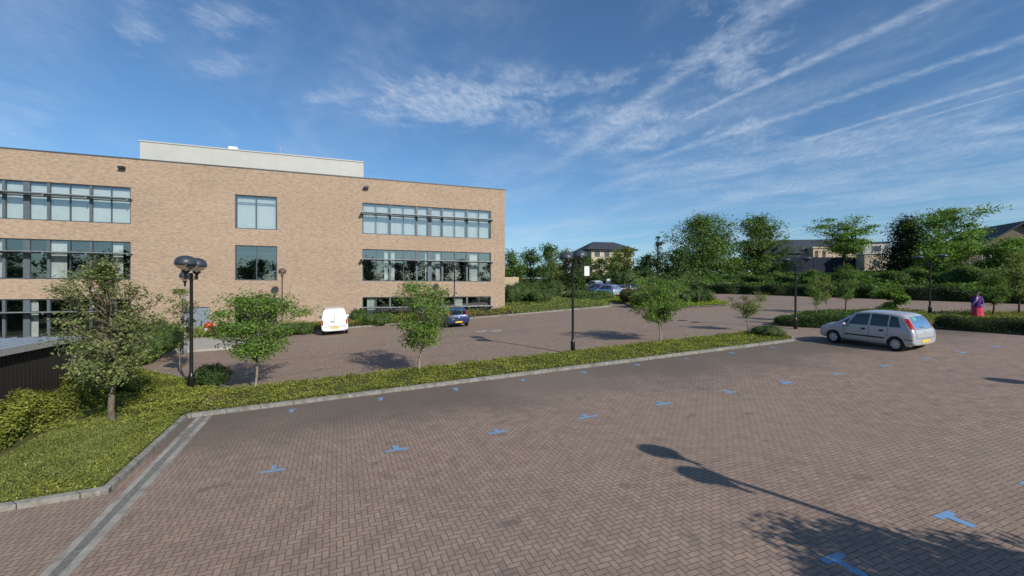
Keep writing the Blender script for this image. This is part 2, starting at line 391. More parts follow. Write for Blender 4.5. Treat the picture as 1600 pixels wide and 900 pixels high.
def hedge(label, path, w, h, dens=260, ls=.07, mat='deep', name='hedge', cat='hedge', seed=3, rough=.16, core_mat='dark', group=None, zoff=0.):
    """path: xy points; clipped or loose hedge following the ground"""
    r = np.random.default_rng(seed); P = [Vector(p) for p in path]; seg = []
    res = []; 
    for a, b in zip(P[:-1], P[1:]):
        n = max(1, int((b-a).length/.5)); res += [a.lerp(b, i/n) for i in range(n)]
    res.append(P[-1]); nrm = []
    for i in range(len(res)):
        d = (res[min(i+1, len(res)-1)]-res[max(i-1, 0)]).normalized(); nrm.append(Vector((-d.y, d.x)))
    K = 9; vs = []; A = [math.pi*k/(K-1) for k in range(K)]
    sec = lambda a: (math.copysign(abs(math.cos(a))**.55, math.cos(a)), math.sin(a)**.55)
    pts = []; outs = []
    def wob(p, a, i): return 1+rough*(math.sin(p.x*1.9+seed)+math.sin(p.y*2.3+a*3+seed)+.6*math.sin(p.x*4.7+p.y*3.9+a*2))*.6
    for i, (p, n) in enumerate(zip(res, nrm)):
        g = G(p.x, p.y)+zoff; e = 1.
        if i == 0 or i == len(res)-1: e = .6
        for a in A:
            c, s_ = sec(a); k = wob(p, a, i)*e*.86
            vs.append((p.x+n.x*c*w/2*k, p.y+n.y*c*w/2*k, g+s_*h*k-.02))
    fs = [(i*K+k, i*K+k+1, (i+1)*K+k+1, (i+1)*K+k) for i in range(len(res)-1) for k in range(K-1)]
    fs += [tuple(range(K)), tuple((len(res)-1)*K+k for k in range(K))[::-1]]
    Ltot = (len(res)-1)*.5; N = int(Ltot*(w+2*h)*dens)
    ii = r.random(N)*(len(res)-1); aa = r.random(N)*math.pi
    X = np.array([[p.x, p.y] for p in res]); NN = np.array([[n.x, n.y] for n in nrm])
    i0 = np.minimum(ii.astype(int), len(res)-2); f = (ii-i0)[:, None]
    px = X[i0]*(1-f)+X[i0+1]*f; nx = NN[i0]
    c = np.sign(np.cos(aa))*np.abs(np.cos(aa))**.55; s_ = np.sin(aa)**.55
    k = 1+rough*.6*(np.sin(px[:, 0]*1.9+seed)+np.sin(px[:, 1]*2.3+aa*3+seed)+.6*np.sin(px[:, 0]*4.7+px[:, 1]*3.9+aa*2))
    end = np.minimum(ii, len(res)-1-ii); k *= np.clip(.65+end*.4, 0, 1)
    k *= .86+np.abs(r.normal(size=N))*.10
    gx = px[:, 0]+nx[:, 0]*c*w/2*k; gy = px[:, 1]+nx[:, 1]*c*w/2*k
    gz = np.array([G(a, b) for a, b in px])+s_*h*k+zoff
    pts = np.stack([gx, gy, gz], 1); outs = np.stack([nx[:, 0]*c, nx[:, 1]*c, s_], 1)*.8
    return core_and_leaves(name, label, cat, [(vs, fs)], pts, outs, ls, mat, core_mat, group)
def bush(label, loc, w, h, d=None, n=1800, ls=.08, mat='mid', name='shrub', cat='shrub', seed=2, core_mat='dark', lobes=5, group=None):
    r = np.random.default_rng(seed); d = d or w; cores = []; P = []; O = []; loc = Vector(loc)
    for k in range(lobes):
        if lobes == 1: c = Vector((0, 0, h*.45)); rr = (w/2, d/2, h*.52)
        else:
            a = k*6.28/lobes+r.random(); c = Vector((math.cos(a)*w*.24, math.sin(a)*d*.24, h*(.32+.22*r.random()))); rr = (w*.28, d*.28, h*(.36+.1*r.random()))
        mb = []; fs = []; nu, nv = 8, 6
        for i in range(nv+1):
            for j in range(nu):
                th = math.pi*i/nv; ph = 6.28*j/nu
                mb.append(loc+c+Vector((rr[0]*math.sin(th)*math.cos(ph), rr[1]*math.sin(th)*math.sin(ph), rr[2]*math.cos(th)))*.8)
        for i in range(nv):
            for j in range(nu): fs.append((i*nu+j, (i+1)*nu+j, (i+1)*nu+(j+1) % nu, i*nu+(j+1) % nu))
        cores.append((mb, fs)); m = n//lobes
        q = r.normal(size=(m, 3)); q /= np.linalg.norm(q, axis=1)[:, None]
        kk = (.85+.13*np.abs(r.normal(size=m))+.10*np.sin(q[:, 0]*7+k)*np.sin(q[:, 1]*6+k))[:, None]
        p = np.array(loc+c)+q*np.array(rr)*kk; P.append(p); O.append(q)
    P = np.concatenate(P); O = np.concatenate(O); ok = P[:, 2] > loc.z-.02
    return core_and_leaves(name, label, cat, cores, P[ok], O[ok]*.8, ls, mat, core_mat, group)
def inpoly(x, y, poly):
    c = np.zeros(len(x), bool); n = len(poly)
    for i in range(n):
        x1, y1 = poly[i]; x2, y2 = poly[(i+1) % n]
        k = ((y1 > y) != (y2 > y)) & (x < (x2-x1)*(y-y1)/((y2-y1) or 1e-9)+x1); c ^= k
    return c
def cover(name, label, cat, poly, dens, hmin, hmax, ls, mat, z=.10, vert=0., seed=4, aspect=.5, freq=1.3, clumpy=.6):
    r = np.random.default_rng(seed); P = np.array(poly); lo = P.min(0); hi = P.max(0); N = int((hi-lo).prod()*dens)
    x = lo[0]+r.random(N)*(hi-lo)[0]; y = lo[1]+r.random(N)*(hi-lo)[1]; k = inpoly(x, y, poly); x = x[k]; y = y[k]
    nz = fbm(x, y, freq, seed); k = r.random(len(x)) < 1-clumpy*(nz < -.1)*.7; x = x[k]; y = y[k]; nz = nz[k]
    hh = (hmin+(hmax-hmin)*np.clip(.5+.5*nz, 0, 1))*r.random(len(x))**.6
    g = np.array([G(a, b) for a, b in zip(x, y)])+z+hh
    o = leaves_mesh(name, np.stack([x, y, g], 1), ls, LM[mat], vert=vert, aspect=aspect, up=.35); tag(o, label, cat, kind='stuff'); return o
def slab(name, poly, z, mat, thick=.3, kind='structure', sub=None):
    """prism following the terrain; top at G+z"""
    bm = bmesh.new(); vs = [bm.verts.new((x, y, 0)) for x, y in poly]; f = bm.faces.new(vs)
    if f.normal.z < 0: f.normal_flip()
    bmesh.ops.triangulate(bm, faces=bm.faces[:])
    if sub:
        for _ in range(sub): bmesh.ops.subdivide_edges(bm, edges=bm.edges[:], cuts=1, use_grid_fill=True)
        bmesh.ops.triangulate(bm, faces=bm.faces[:])
    r = bmesh.ops.extrude_face_region(bm, geom=bm.faces[:]); top = [v for v in r['geom'] if isinstance(v, bmesh.types.BMVert)]
    ts = set(top)
    for v in bm.verts: v.co.z = G(v.co.x, v.co.y)+(z if v in ts else z-thick)
    bmesh.ops.recalc_face_normals(bm, faces=bm.faces[:])
    me = bpy.data.meshes.new(name); bm.to_mesh(me); bm.free(); o = link(name, me, mat); 
    if kind: o['kind'] = kind
    return o
def kerbline(pts, w=.13, z=.125, closed=False):
    """pts xy: outer face polyline, kerb body to its left"""
    mb = MB(); n = len(pts); P = [Vector(p) for p in pts]; off = []
    for i in range(n):
        a = P[(i-1) % n] if closed or i > 0 else P[i]; c = P[(i+1) % n] if closed or i < n-1 else P[i]
        d1 = (P[i]-a).normalized() if (P[i]-a).length > 0 else (c-P[i]).normalized(); d2 = (c-P[i]).normalized() if (c-P[i]).length > 0 else d1
        n1 = Vector((-d1.y, d1.x)); n2 = Vector((-d2.y, d2.x)); m = (n1+n2).normalized(); off.append(P[i]+m*w/max(.4, m.dot(n1)))
    rng_ = range(n if closed else n-1)
    for i in rng_:
        j = (i+1) % n; a, b, c, d = P[i], P[j], off[j], off[i]; k = []
        for q in (a, b, c, d): k.append((q.x, q.y, G(q.x, q.y)-.1))
        for qi, q in enumerate((a, b, c, d)): k.append((q.x, q.y, G(q.x, q.y)+z-(.02 if qi < 2 else 0)))
        mb.add(k, [(0, 3, 2, 1), (4, 5, 6, 7), (0, 1, 5, 4), (1, 2, 6, 5), (2, 3, 7, 6), (3, 0, 4, 7)])
    o = mb.build('kerb', M['kerb']); o['kind'] = 'structure'; return o

# ================================================================== GROUND
def axis(a, b, near, far): 
    out = []; v = a
    while v < b:
        out.append(v); v += 2. if near[0] <= v < near[1] else 12.
    out.append(b); return out
gx = axis(-420, 520, (-60, 140), 0); gy = axis(-120, 560, (-20, 150), 0)
mb = MB(); mb.v = [(x, y, G(x, y)-.08) for y in gy for x in gx]; nx_ = len(gx)
mb.f = [(j*nx_+i, j*nx_+i+1, (j+1)*nx_+i+1, (j+1)*nx_+i) for j in range(len(gy)-1) for i in range(nx_-1)]; mb.mi = [0]*len(mb.f)
mb.build('ground', M['field'])['kind'] = 'structure'
# car park: a planar sheet (base slope only), beds and mounds sit on it
def plane(x, y): return .035*x+.045*y
poly = [(-32, -14), (64, -14), (59, 0), (25, 60.5), (8, 78), (-20, 78), (-45, 45), (-45, -9)]
mb = MB(); mb.add([(x, y, plane(x, y)) for x, y in poly], [tuple(range(len(poly)))]); mb.build('car_park', M['paver'])['kind'] = 'structure'
# strip of planting between the two car parks
def stp(l): return [xy(*q) for q in l]
strip = stp([(-4.15, 16.0), (21.2, 16.0), (21.9, 16.6), (21.9, 18.5), (21.3, 19.1), (-3.6, 19.1)])
left_bed = stp([(-4.2, 11.05), (-4.2, 19.1), (-3.6, 19.1), (-8.4, 25.6), (-12, 27.5), (-26, 27.5), (-26, 11.05)])
slab('planting_bed', strip, .09, M['bed']); slab('planting_bed', left_bed, .085, M['bed'])
kerbline(stp([(-4.15, 11.0), (-4.15, 15.98), (21.2, 15.98), (21.95, 16.6), (21.95, 18.5), (21.3, 19.15), (-3.5, 19.15), (-8.4, 25.7), (-12, 27.55)]), .13, .12)
kerbline(stp([(-26, 11.0), (-4.15, 11.0)]), .13, .12)
# drainage channel
dr = empty('drainage_channel', (*xy(-3.7, 10), G(*xy(-3.7, 10)))); tag(dr, 'pale concrete drainage channel with steel grate along the left edge of the paving', 'drain')
def stbox(mb, s0, s1, t0, t1, z0, z1, o):
    k = [(*xy(s, t), 0) for s, t in ((s0, t0), (s1, t0), (s1, t1), (s0, t1))]
    vs = [(x-o.x, y-o.y, G(x, y)+z0-o.z) for x, y, _ in k]+[(x-o.x, y-o.y, G(x, y)+z1-o.z) for x, y, _ in k]
    mb.add(vs, [(0, 3, 2, 1), (4, 5, 6, 7), (0, 1, 5, 4), (1, 2, 6, 5), (2, 3, 7, 6), (3, 0, 4, 7)])
mb = MB(); stbox(mb, -3.92, -3.80, -2, 15.9, -.1, .008, dr.location); stbox(mb, -3.66, -3.52, -2, 15.9, -.1, .008, dr.location); mb.build('surround', M['drain'], dr)
mb = MB(); stbox(mb, -3.797, -3.663, -2, 15.9, -.1, .003, dr.location)
for i in range(0, 890): stbox(mb, -3.785, -3.675, -1.98+i*.02, -1.972+i*.02, .003, .009, dr.location) if i % 2 else None
mb.build('grate', M['steel'], dr)
# painted bay markings
mb = MB()
def mark(s, t, bar, stem, w=.11, dirn=1):
    s += random.uniform(-.05, .05); bar *= random.uniform(.85, 1.1); stem *= random.uniform(.7, 1.2); w *= random.uniform(.9, 1.2)
    for (a0, a1, b0, b1) in ((s-bar/2, s+bar/2, t-w/2, t+w/2), (s-w/2, s+w/2, t+w/2*dirn+.001*dirn, t+(w/2+stem)*dirn)):
        vs = [(*xy(a, b), 0) for a, b in ((a0, b0), (a1, b0), (a1, b1), (a0, b1))]
        if b1 < b0: vs = vs[::-1]
        mb.add([(x, y, plane(x, y)+.005) for x, y, _ in vs], [(0, 1, 2, 3)])
for i in range(0, 14): mark(-1.27+2.53*i, 10.73, .52, .26, .12, 1)
for i in range(0, 10): mark(-1.27+2.53*i, 15.42, .22, .24, .09, -1)
for i in range(2, 12): mark(-1.27+2.53*i, 4.19, .42, .42, .12, -1)
mb.build('bay_markings', M['blue'])['kind'] = 'structure'
mb = MB()
for u, v in ((752, 518), (776, 517)):
    p = GP(u, v); s, t = st(p.x, p.y)
    vs = [xy(s-.42, t-.25), xy(s+.28, t-.25), xy(s+.42, t+.3), xy(s-.28, t+.3)]; mb.add([(x, y, plane(x, y)+.005) for x, y in vs], [(0, 1, 2, 3)])
mb.build('worn_white_marking', M['pale_mark'])['kind'] = 'structure'
# beds by the building, entrance path, far island, right-hand island
b1 = stp([(-19, 36.2), (-12.5, 36.2), (-4, 36.3), (4, 37.0), (15, 37.4), (15, 40.3), (-36, 40.3), (-36, 33), (-22, 31)])
slab('planting_bed', b1, .08, M['soil']); kerbline(stp([(-36, 32.9), (-22, 30.9), (-19, 36.1), (-12.5, 36.1), (-4, 36.2), (4, 36.9), (15, 37.35), (25, 38.2), (26.5, 40), (26, 50)]), .13, .11)
b2 = stp([(15.03, 37.4), (25, 38.3), (26.4, 40), (26, 50), (24, 60), (15.03, 60)])
slab('grass_bank', b2, .08, M['field'], .9, sub=3)
path = [GP(*q).xy for q in ((215, 556), (305, 550), (395, 543), (350, 518), (318, 517), (285, 532), (210, 538))]
mb = MB(); mb.add([(p.x, p.y, plane(p.x, p.y)+.13) for p in path]+[(p.x, p.y, plane(p.x, p.y)-.1) for p in path], [tuple(range(7))]+[(i, i+7, (i+1) % 7+7, (i+1) % 7) for i in range(7)])
mb.build('path', M['concrete'])['kind'] = 'structure'
isl = [(11.2, 40.6), (19.6, 41.6), (21, 43.2), (20.6, 48), (17, 53), (11.5, 55), (9.5, 52), (11.8, 47.5)]
slab('planting_bed', isl, .09, M['soil']); kerbline(isl, .13, .12, True)
isl2 = [(16.2, 28.4), (20.5, 24.6), (24, 26), (28.6, 31.4), (27.8, 32.9), (22.5, 33.4), (20.2, 32.8), (18.8, 30.5)]
slab('planting_bed', isl2, .09, M['soil']); kerbline(isl2, .13, .12, True)
isl3 = [(23.2, 24.8), (27, 18.6), (38, 22), (34.6, 29.8), (30, 30.4), (27, 30.6)]
slab('planting_bed', isl3, .09, M['soil']); kerbline(isl3, .13, .12, True)

# ---- ground cover on the beds
cover('ground_cover', 'low bright green ground cover in the narrow strip between the car parks', 'ground cover',
      [tuple(p) for p in stp([(-4.1, 16.15), (21.2, 16.15), (21.8, 16.7), (21.8, 18.5), (21.2, 19.), (-4.1, 19.)])], 620, .02, .17, .065, 'cover', .08, seed=5, clumpy=.9, freq=2.2)
cover('ground_cover', 'darker tufts among the bright ground cover of the strip', 'ground cover', [tuple(p) for p in stp([(-4.1, 16.3), (21.2, 16.3), (21.6, 18.9), (-4.1, 18.9)])], 110, .05, .20, .07, 'cover', .08, seed=55, clumpy=1.4, freq=1.1)
cover('lawn', 'mown pale green grass in the left foreground corner bed', 'grass',
      [tuple(p) for p in stp([(-4.35, 11.2), (-4.35, 16.3), (-7.3, 17), (-7.3, 11.2)])], 2600, .01, .10, .055, 'grass', .085, vert=1.2, seed=6, aspect=.25, clumpy=.2)
cover('creeping_plants', 'leafy ground cover spreading behind the left lawn towards the lamp', 'ground cover',
      [tuple(p) for p in stp([(-4.15, 15.8), (-4.15, 19.5), (-8.4, 25.3), (-9.5, 25), (-8.7, 16)])], 640, .03, .2, .075, 'cover', .085, seed=7, clumpy=.8)
cover('lawn_edge_plants', 'darker leafy edging between the left lawn and its kerb', 'ground cover',
      [tuple(p) for p in stp([(-4.33, 11.15), (-4.33, 16.2), (-4.95, 16.2), (-5.1, 11.9), (-9.5, 11.9), (-9.5, 11.15)])], 900, .02, .13, .055, 'cover', .085, seed=8)
cover('building_border_plants', 'green border planting along the foot of the brick office', 'ground cover',
      [tuple(p) for p in stp([(-18.5, 36.4), (-4, 36.5), (4, 37.1), (15, 37.5), (15, 40), (-18.5, 40)])], 160, .1, .75, .13, 'cover', .08, seed=9)
cover('bank_grass', 'grass on the sloping bank to the right of the brick office', 'grass',
      [tuple(p) for p in b2], 130, .02, .25, .14, 'grass', .08, seed=10, vert=.6, aspect=.35)
cover('island_plants', 'yellow-green ground cover in the far kerbed island', 'ground cover', isl, 130, .05, .3, .12, 'lime', .09, seed=11)
cover('right_island_plants', 'light green ground cover in the island behind the silver car', 'ground cover', isl2, 260, .05, .35, .09, 'cover', .09, seed=12)
cover('hedge_island_plants', 'green ground cover around the trees on the right-hand island', 'ground cover', isl3, 220, .05, .3, .09, 'cover', .09, seed=13)
bankpoly = [(24, 63.5), (43, 30), (60, 2), (95, 10), (85, 60), (50, 95), (20, 90)]
cover('bank_undergrowth', 'rough grass and brambles covering the far bank behind the road', 'undergrowth', bankpoly, 26, .05, .9, .34, 'mid', 0, seed=14, freq=.5)

# ================================================================== BUILDING
BX, BY = 0., 42.98
bld = empty('office_building', (BX, BY, 0), ANG); tag(bld, 'three storey buff brick office building with ribbon windows and pale rooftop plant room', 'building')
ZT = 13.42; ZB = -1.6; DEP = 17.; SL = -54.; SR = -.72
floors = [(3.43, .75), (7.49, 4.78), (11.39, 8.77)]
groups = [(-40.7, -29.28), (-13.5, -2.1)]; centre = (-22.8, -19.9)
ops = []
for zt, zb in floors:
    for a, b in groups: ops.append((a, b, zb, zt))
    ops.append((centre[0], centre[1], zb if zb > 1 else .45, zt))
door = (-26.05, -24.45, .35, 2.75); ops.append(door)
xs = sorted({SL, SR, *[o[0] for o in ops], *[o[1] for o in ops]}); zs = sorted({ZB, ZT, *[o[2] for o in ops], *[o[3] for o in ops]})
mb = MB()
for i in range(len(xs)-1):
    for j in range(len(zs)-1):
        cx = (xs[i]+xs[i+1])/2; cz = (zs[j]+zs[j+1])/2
        if any(o[0] < cx < o[1] and o[2] < cz < o[3] for o in ops): continue
        mb.quad((xs[i], 0, zs[j]), (xs[i+1], 0, zs[j]), (xs[i+1], 0, zs[j+1]), (xs[i], 0, zs[j+1]))
RV = .3
for a, b, z0, z1 in ops:
    mb.quad((a, 0, z0), (a, 0, z1), (a, RV, z1), (a, RV, z0)); mb.quad((b, 0, z1), (b, 0, z0), (b, RV, z0), (b, RV, z1))
    mb.quad((a, 0, z1), (b, 0, z1), (b, RV, z1), (a, RV, z1)); mb.quad((b, 0, z0), (a, 0, z0), (a, RV, z0), (b, RV, z0))
mb.quad((SR, 0, ZB), (SR, DEP, ZB), (SR, DEP, ZT), (SR, 0, ZT)); mb.quad((SL, DEP, ZB), (SL, 0, ZB), (SL, 0, ZT), (SL, DEP, ZT))
mb.quad((SR, DEP, ZB), (SL, DEP, ZB), (SL, DEP, ZT), (SR, DEP, ZT))
mb.build('wall', M['brick'], bld)
mb = MB(); mb.box(SL-.02, SR+.03, -.03, .34, ZT, ZT+.09); mb.box(SL-.02, SR+.03, DEP-.34, DEP+.03, ZT, ZT+.09)
mb.box(SL-.02, SL+.34, .34, DEP-.34, ZT, ZT+.09); mb.box(SR-.34, SR+.03, .34, DEP-.34, ZT, ZT+.09); mb.build('coping', M['coping'], bld)
mb = MB(); mb.box(SL+.05, SR-.05, .32, DEP-.05, ZT-.55, ZT-.3); mb.build('roof', M['asph'], bld)
mb = MB()
for z in (.28, 4.1, 8.05, 12.1): mb.box(SL+.1, SR-.1, .62, 6.4, z, z+.25)
mb.box(SL+.1, SR-.1, 6.45, 6.6, 0, 13); 
for x in (-29.0, -23.5, -19, -13.9): mb.box(x-.06, x+.06, .62, 6.4, .55, 12.0)
mb.build('interior', M['room'], bld)
def win(a, b, z0, z1, ribbon, blinds, sh=True, gl='glass', door_=False):
    o = empty('window', (a, .12, z0)); o.parent = bld; W = b-a; H = z1-z0; f = MB(); pns = []; fw = .07
    f.box(.0, W, -.04, .08, 0, fw); f.box(0, W, -.04, .08, H-fw, H); f.box(0, fw, -.04, .08, fw, H-fw); f.box(W-fw, W, -.04, .08, fw, H-fw)
    zt = H-.86 if ribbon else H-.58; vb = [fw, W-fw]
    if ribbon:
        n = 5; bw = W/n
        for k in range(n):
            x0 = k*bw
            if k: pns.append(MB().box(x0-.075, x0+.075, -.07, .1, fw, H-fw)); vb += [x0]
            c = x0+bw/2; t = .17 if k == 2 else .022; q_ = MB() if k == 2 else f; q_.box(c-t, c+t, -.05, .09, fw, H-fw); pns += [q_] if k == 2 else []; vb += [c]
        t = .06
    else: f.box(W/2-.03, W/2+.03, -.035, .07, fw, H-fw)
    segs = sorted(vb)
    f.box(fw, W-fw, .075, .115, zt-.03, zt+.03); f.build('frame', M['frame'], o)
    for q_ in pns: q_.build('column_panel', M['panel'], o)
    g = MB(); g.quad((fw, .03, fw), (W-fw, .03, fw), (W-fw, .03, H-fw), (fw, .03, H-fw)); g.build('glazing', M[gl], o)
    if blinds:
        bl = MB(); n = int((W-.2)/.095); bls = []
        zb_ = .1 if blinds == 'full' else .1
        r = random.Random(int(a*10+z0*3))
        for k in range(n):
            x = .12+k*.095
            if blinds == 'part' and not (math.sin(x*1.7+z0+a)+.5*math.sin(x*4.1+a) > .75):
                if bl.v: bls.append(bl); bl = MB()
                continue
            tw = .012+.01*r.random(); bl.quad((x, .24-tw, zb_), (x+.089, .24+tw, zb_), (x+.089, .24+tw, H-.1), (x, .24-tw, H-.1))
        if bl.v: bls.append(bl)
        for q_ in bls: q_.build('blind', M['blind'], o)
    if sh and ribbon:
        s_ = MB(); z = z0+zt-.02; 
        for k in range(6): y = -.62+k*.105; s_.box(a-.12, b+.12, y, y+.095, z, z+.018)
        s_.box(a-.14, b+.14, -.66, -.63, z-.02, z+.035)
        for k in range(6):
            x = a+(b-a)*k/5; s_.box(x-.03, x+.03, -.63, .05, z-.14, z-.02)
        s_.build('sunshade', M['shade'], bld)
for fi, (zt, zb) in enumerate(floors):
    for a, b in groups: win(a, b, zb, zt, True, 'full' if fi == 2 else 'part', gl='glass' if fi == 2 else 'glass')
    if fi: win(*centre, zb, zt, False, 'full' if fi == 2 else None)
win(centre[0], centre[1], .45, 3.43, False, None, gl='glass_dark')
o = MB(); o.box(door[0]+.01, door[1]-.01, .1, .16, door[2], door[3]); d_ = o.build('door', M['grey'], bld)
o = MB(); o.box(-25.02, -24.98, .02, .1, 1.4, 1.75); o.build('handle', M['black'], d_)
# plant room
mb = MB(); a, b = -42.2+.4, -15.35+.2
p1 = .0; mb.box(-30.74, -13.1, 6., 14.5, ZT-.3, 16.36); pr = mb.build('plant_room', M['cladding'], bld)
mb = MB(); mb.box(-30.8, -13.04, 5.94, 14.56, 16.36, 16.46)
for k in range(1, 8): x = -30.74+17.64*k/8; mb.box(x-.012, x+.012, 5.985, 6.0, ZT+.1, 16.36)
mb.build('trim', M['cladding'], pr)
mb = MB(); mb.box(-24.6, -23.9, 7, 7.7, 16.46, 16.95); mb.build('roof_vent', M['white'], bld)
mb = MB(); mb.tube([(-20.6, 9, 16.4), (-20.6, 9, 18.0)], .02, 6)
for z, l in ((17.9, .5), (17.6, .6), (17.3, .45)): mb.tube([(-20.6-l/2, 9, z), (-20.6+l/2, 9, z)], .012, 5)
mb.build('aerial', M['mast'], bld)
for u, v in ((192, 262), (572, 293)):
    p = (u-800)/F; Y = 42.98/(1-.3839*p); s = p*Y/.9336; z = ZV(v, Y)
    mb = MB(); mb.box(s-.06, s+.06, -.12, 0, z-.03, z+.1); mb.box(s-.2, s+.2, -.34, -.1, z-.1, z+.04); mb.build('floodlight', M['black'], bld)

# red bin beside the entrance
p = AT(326, 32.3); rb = empty('rubbish_bin', p); tag(rb, 'small red bin with a white label beside the grey service door', 'bin')
mb = MB(); mb.lathe([(.2, 0), (.24, .05), (.28, .75), (.3, .8), (.26, .95), (.1, 1.02)], n=16); mb.build('body', M['red'], rb, True)
mb = MB(); mb.box(-.12, .12, -.29, -.265, .4, .62); mb.build('label_panel', M['white'], rb)

# shelter with a sheet roof on the left
o0 = Vector((*xy(-11.0, 18.6), G(*xy(-11.0, 18.6)))); sh = empty('cycle_store', o0, ANG); tag(sh, 'dark timber clad store with a flat blue-grey sheet roof at the left edge', 'store')
def rel(s, t): return s+10.4, t-19
zr = 2.32-o0.z
mb = MB(); mb.box(-1.7, 1.55, -3.2, 3.4, -.4, zr-.14)
for k in range(33): y = -3.2+k*.2; mb.box(1.552, 1.575, y+.01, y+.18, -.3, zr-.16)
mb.build('wall', M['timber'], sh)
mb = MB(); mb.box(-1.95, 1.75, -3.5, 3.6, zr-.13, zr-.03)
for k in range(9): x = -1.9+k*.44; mb.box(x, x+.06, -3.5, 3.6, zr-.03, zr+.01)
mb.build('roof', M['sheetroof'], sh)
mb = MB(); mb.box(1.752, 1.78, -3.5, 3.6, zr-.2, zr); mb.build('fascia', M['mast'], sh)

# ================================================================== LAMPS
def glassy():
    m, nt, _, _ = new_mat('lamp_bowl_clear'); b = NB(nt)
    g = b.node('ShaderNodeBsdfGlossy'); g.inputs['Roughness'].default_value = .08
    t = b.node('ShaderNodeBsdfTransparent'); b.put(t.inputs[0], (.60, .62, .60)); mx = b.node('ShaderNodeMixShader'); mx.inputs[0].default_value = .08
    b.l.new(t.outputs[0], mx.inputs[1]); b.l.new(g.outputs[0], mx.inputs[2]); b.out(mx.outputs[0]); return m
M['bowl'] = glassy()
def head(root, x, y, z, arm, k=1.):
    h = empty('lantern', (x, y, z)); h.parent = root
    mb = MB(); mb.lathe([(.33*k, 0), (.34*k, .03), (.335*k, .12), (.29*k, .22), (.20*k, .29), (.08*k, .325), (.02, .33)], n=24); mb.build('hood', M[arm], h, True)
    mb = MB(); mb.lathe([(.09*k, -.20*k), (.19*k, -.15*k), (.29*k, -.06), (.325*k, -.004)], n=24); mb.build('bowl', M['bowl'], h, True)
    mb = MB(); mb.lathe([(.045, -.5), (.05, -.48), (.05, -.32), (.075, -.28), (.13*k, -.24), (.15*k, -.195), (.05, -.17)], n=14); mb.build('holder', M['black'] if arm != 'brown' else M['brown'], h, True); return h
def lamp_twin(label, loc, H=5.0, ang=ANG, group='twin headed black lamp posts', k=1., flat=1.):
    rt = empty('lamp_post', loc, ang); tag(rt, label, 'lamp post', group)
    mb = MB(); mb.lathe([(.105, -.1), (.105, .55), (.10, .6), (.065, .66), (.06, .7), (.055, H-.78), (.06, H-.76), (.06, H-.66), (.02, H-.62)], n=14); mb.build('pole', M['black'], rt, True)
    mb = MB(); mb.tube([(0, -.66, H-.76), (0, .66, H-.76)], .022, 8); mb.tube([(0, -.5, H-.77), (0, 0, H-.99)], .014, 6); mb.tube([(0, .5, H-.77), (0, 0, H-.99)], .014, 6); mb.build('crossarm', M['black'], rt)
    for y in (-.66, .66): h_ = head(rt, 0, y, H-.36-(1-flat)*-.1, 'lamp_hood', k*1.02); h_.scale = (1, 1, flat)
    return rt
def lamp_single(label, loc, H=4.7, mat='brown', k=.8):
    rt = empty('lamp_post', loc); tag(rt, label, 'lamp post', 'single headed lamp posts by the building')
    mb = MB(); mb.lathe([(.09, -.1), (.09, .6), (.055, .68), (.045, H-.55)], n=12); mb.build('pole', M[mat], rt, True)
    head(rt, 0, 0, H-.24, 'brown' if mat == 'brown' else 'lamp_hood', k); return rt
LA = GP(299, 612); LB = GP(895, 553); LC = GP(1243, 514); LD = GP(1453, 494)
lamp_twin('tall black twin-headed lamp post beside the left kerb corner', LA, 4.98, k=.98)
lamp_twin('black twin-headed lamp post at the middle of the planted strip', LB, 4.85)
lamp_twin('black twin-headed lamp post at the right end of the planted strip', LC, 4.35, k=.9, flat=.4)
lamp_twin('black twin-headed lamp post behind the silver car\'s tail, by the low hedge', LD, 4.2, k=.9, flat=.4)
p = AT(441, 34); lamp_single('brown single lamp post against the blank brick wall', p, 4.65)
p = AT(710, 38); lamp_single('dark single lamp post behind the tree in front of the ribbon windows', p, 4.75, 'black')
p = AT(289, 25); lamp_single('thin grey lamp post seen just left of the tall twin lamp', p, 4.5, 'grey')
# posts just outside the right edge, their shadows fall across the paving
def caster(sx, sy, H): d = (H-.1)/math.tan(SUN_EL); return Vector((sx+SUN_AZ.x*d, sy+SUN_AZ.y*d, 0))
c = caster(3.12, 9.65, 5.0); c.z = G(c.x, c.y); lamp_twin('twin-headed lamp post out of frame whose shadow crosses the paving', c, 5.0, k=.86)
c = caster(15.6, 14.1, 5.0); c.z = G(c.x, c.y); lamp_twin('twin-headed lamp post out of frame at the far right of the bays', c, 5.0)

# ================================================================== TREES (near)
def on(u, v, z=.08): p = GP(u, v); p.z += z; return p
TA = tree('young_pear_tree', 'airy grey-green young tree on the lawn in the left foreground', on(176, 664), 4.75, 2.95, .27, 'round', 9000, .085, 'pear', 'bark', seed=11, ncl=100, tr=.095, stems=1, spread=.62, lean=-.3, flatk=.75)
TB = tree('young_tree', 'small bushy tree at the left end of the planted strip', on(397, 611), 3.5, 3.9, .36, 'vase', 7500, .095, 'fresh', 'bark_pale', seed=12, ncl=80, tr=.055, group='young trees along the planted strip', spread=.62, flatk=.5)
TC = tree('young_tree', 'small tree with upright ragged top in front of the right-hand office windows', on(658, 583), 3.65, 4.3, .30, 'vase', 6500, .095, 'fresh', 'bark_pale', seed=23, ncl=84, tr=.055, group='young trees along the planted strip', spread=.64, flatk=.45)
tree('young_tree', 'small broad flat-topped tree right of the strip\'s middle lamp post', on(1030, 533), 3.15, 3.6, .34, 'flat', 7500, .10, 'fresh', 'bark_pale', seed=14, ncl=70, flatk=.45, spread=.75, tr=.055, group='young trees along the planted strip')
tree('young_tree', 'smallest tree of the strip with a sparse open crown', on(1168, 517), 2.15, 2.3, .42, 'vase', 2200, .085, 'olive', 'bark', seed=15, ncl=24, tr=.035, group='young trees along the planted strip')
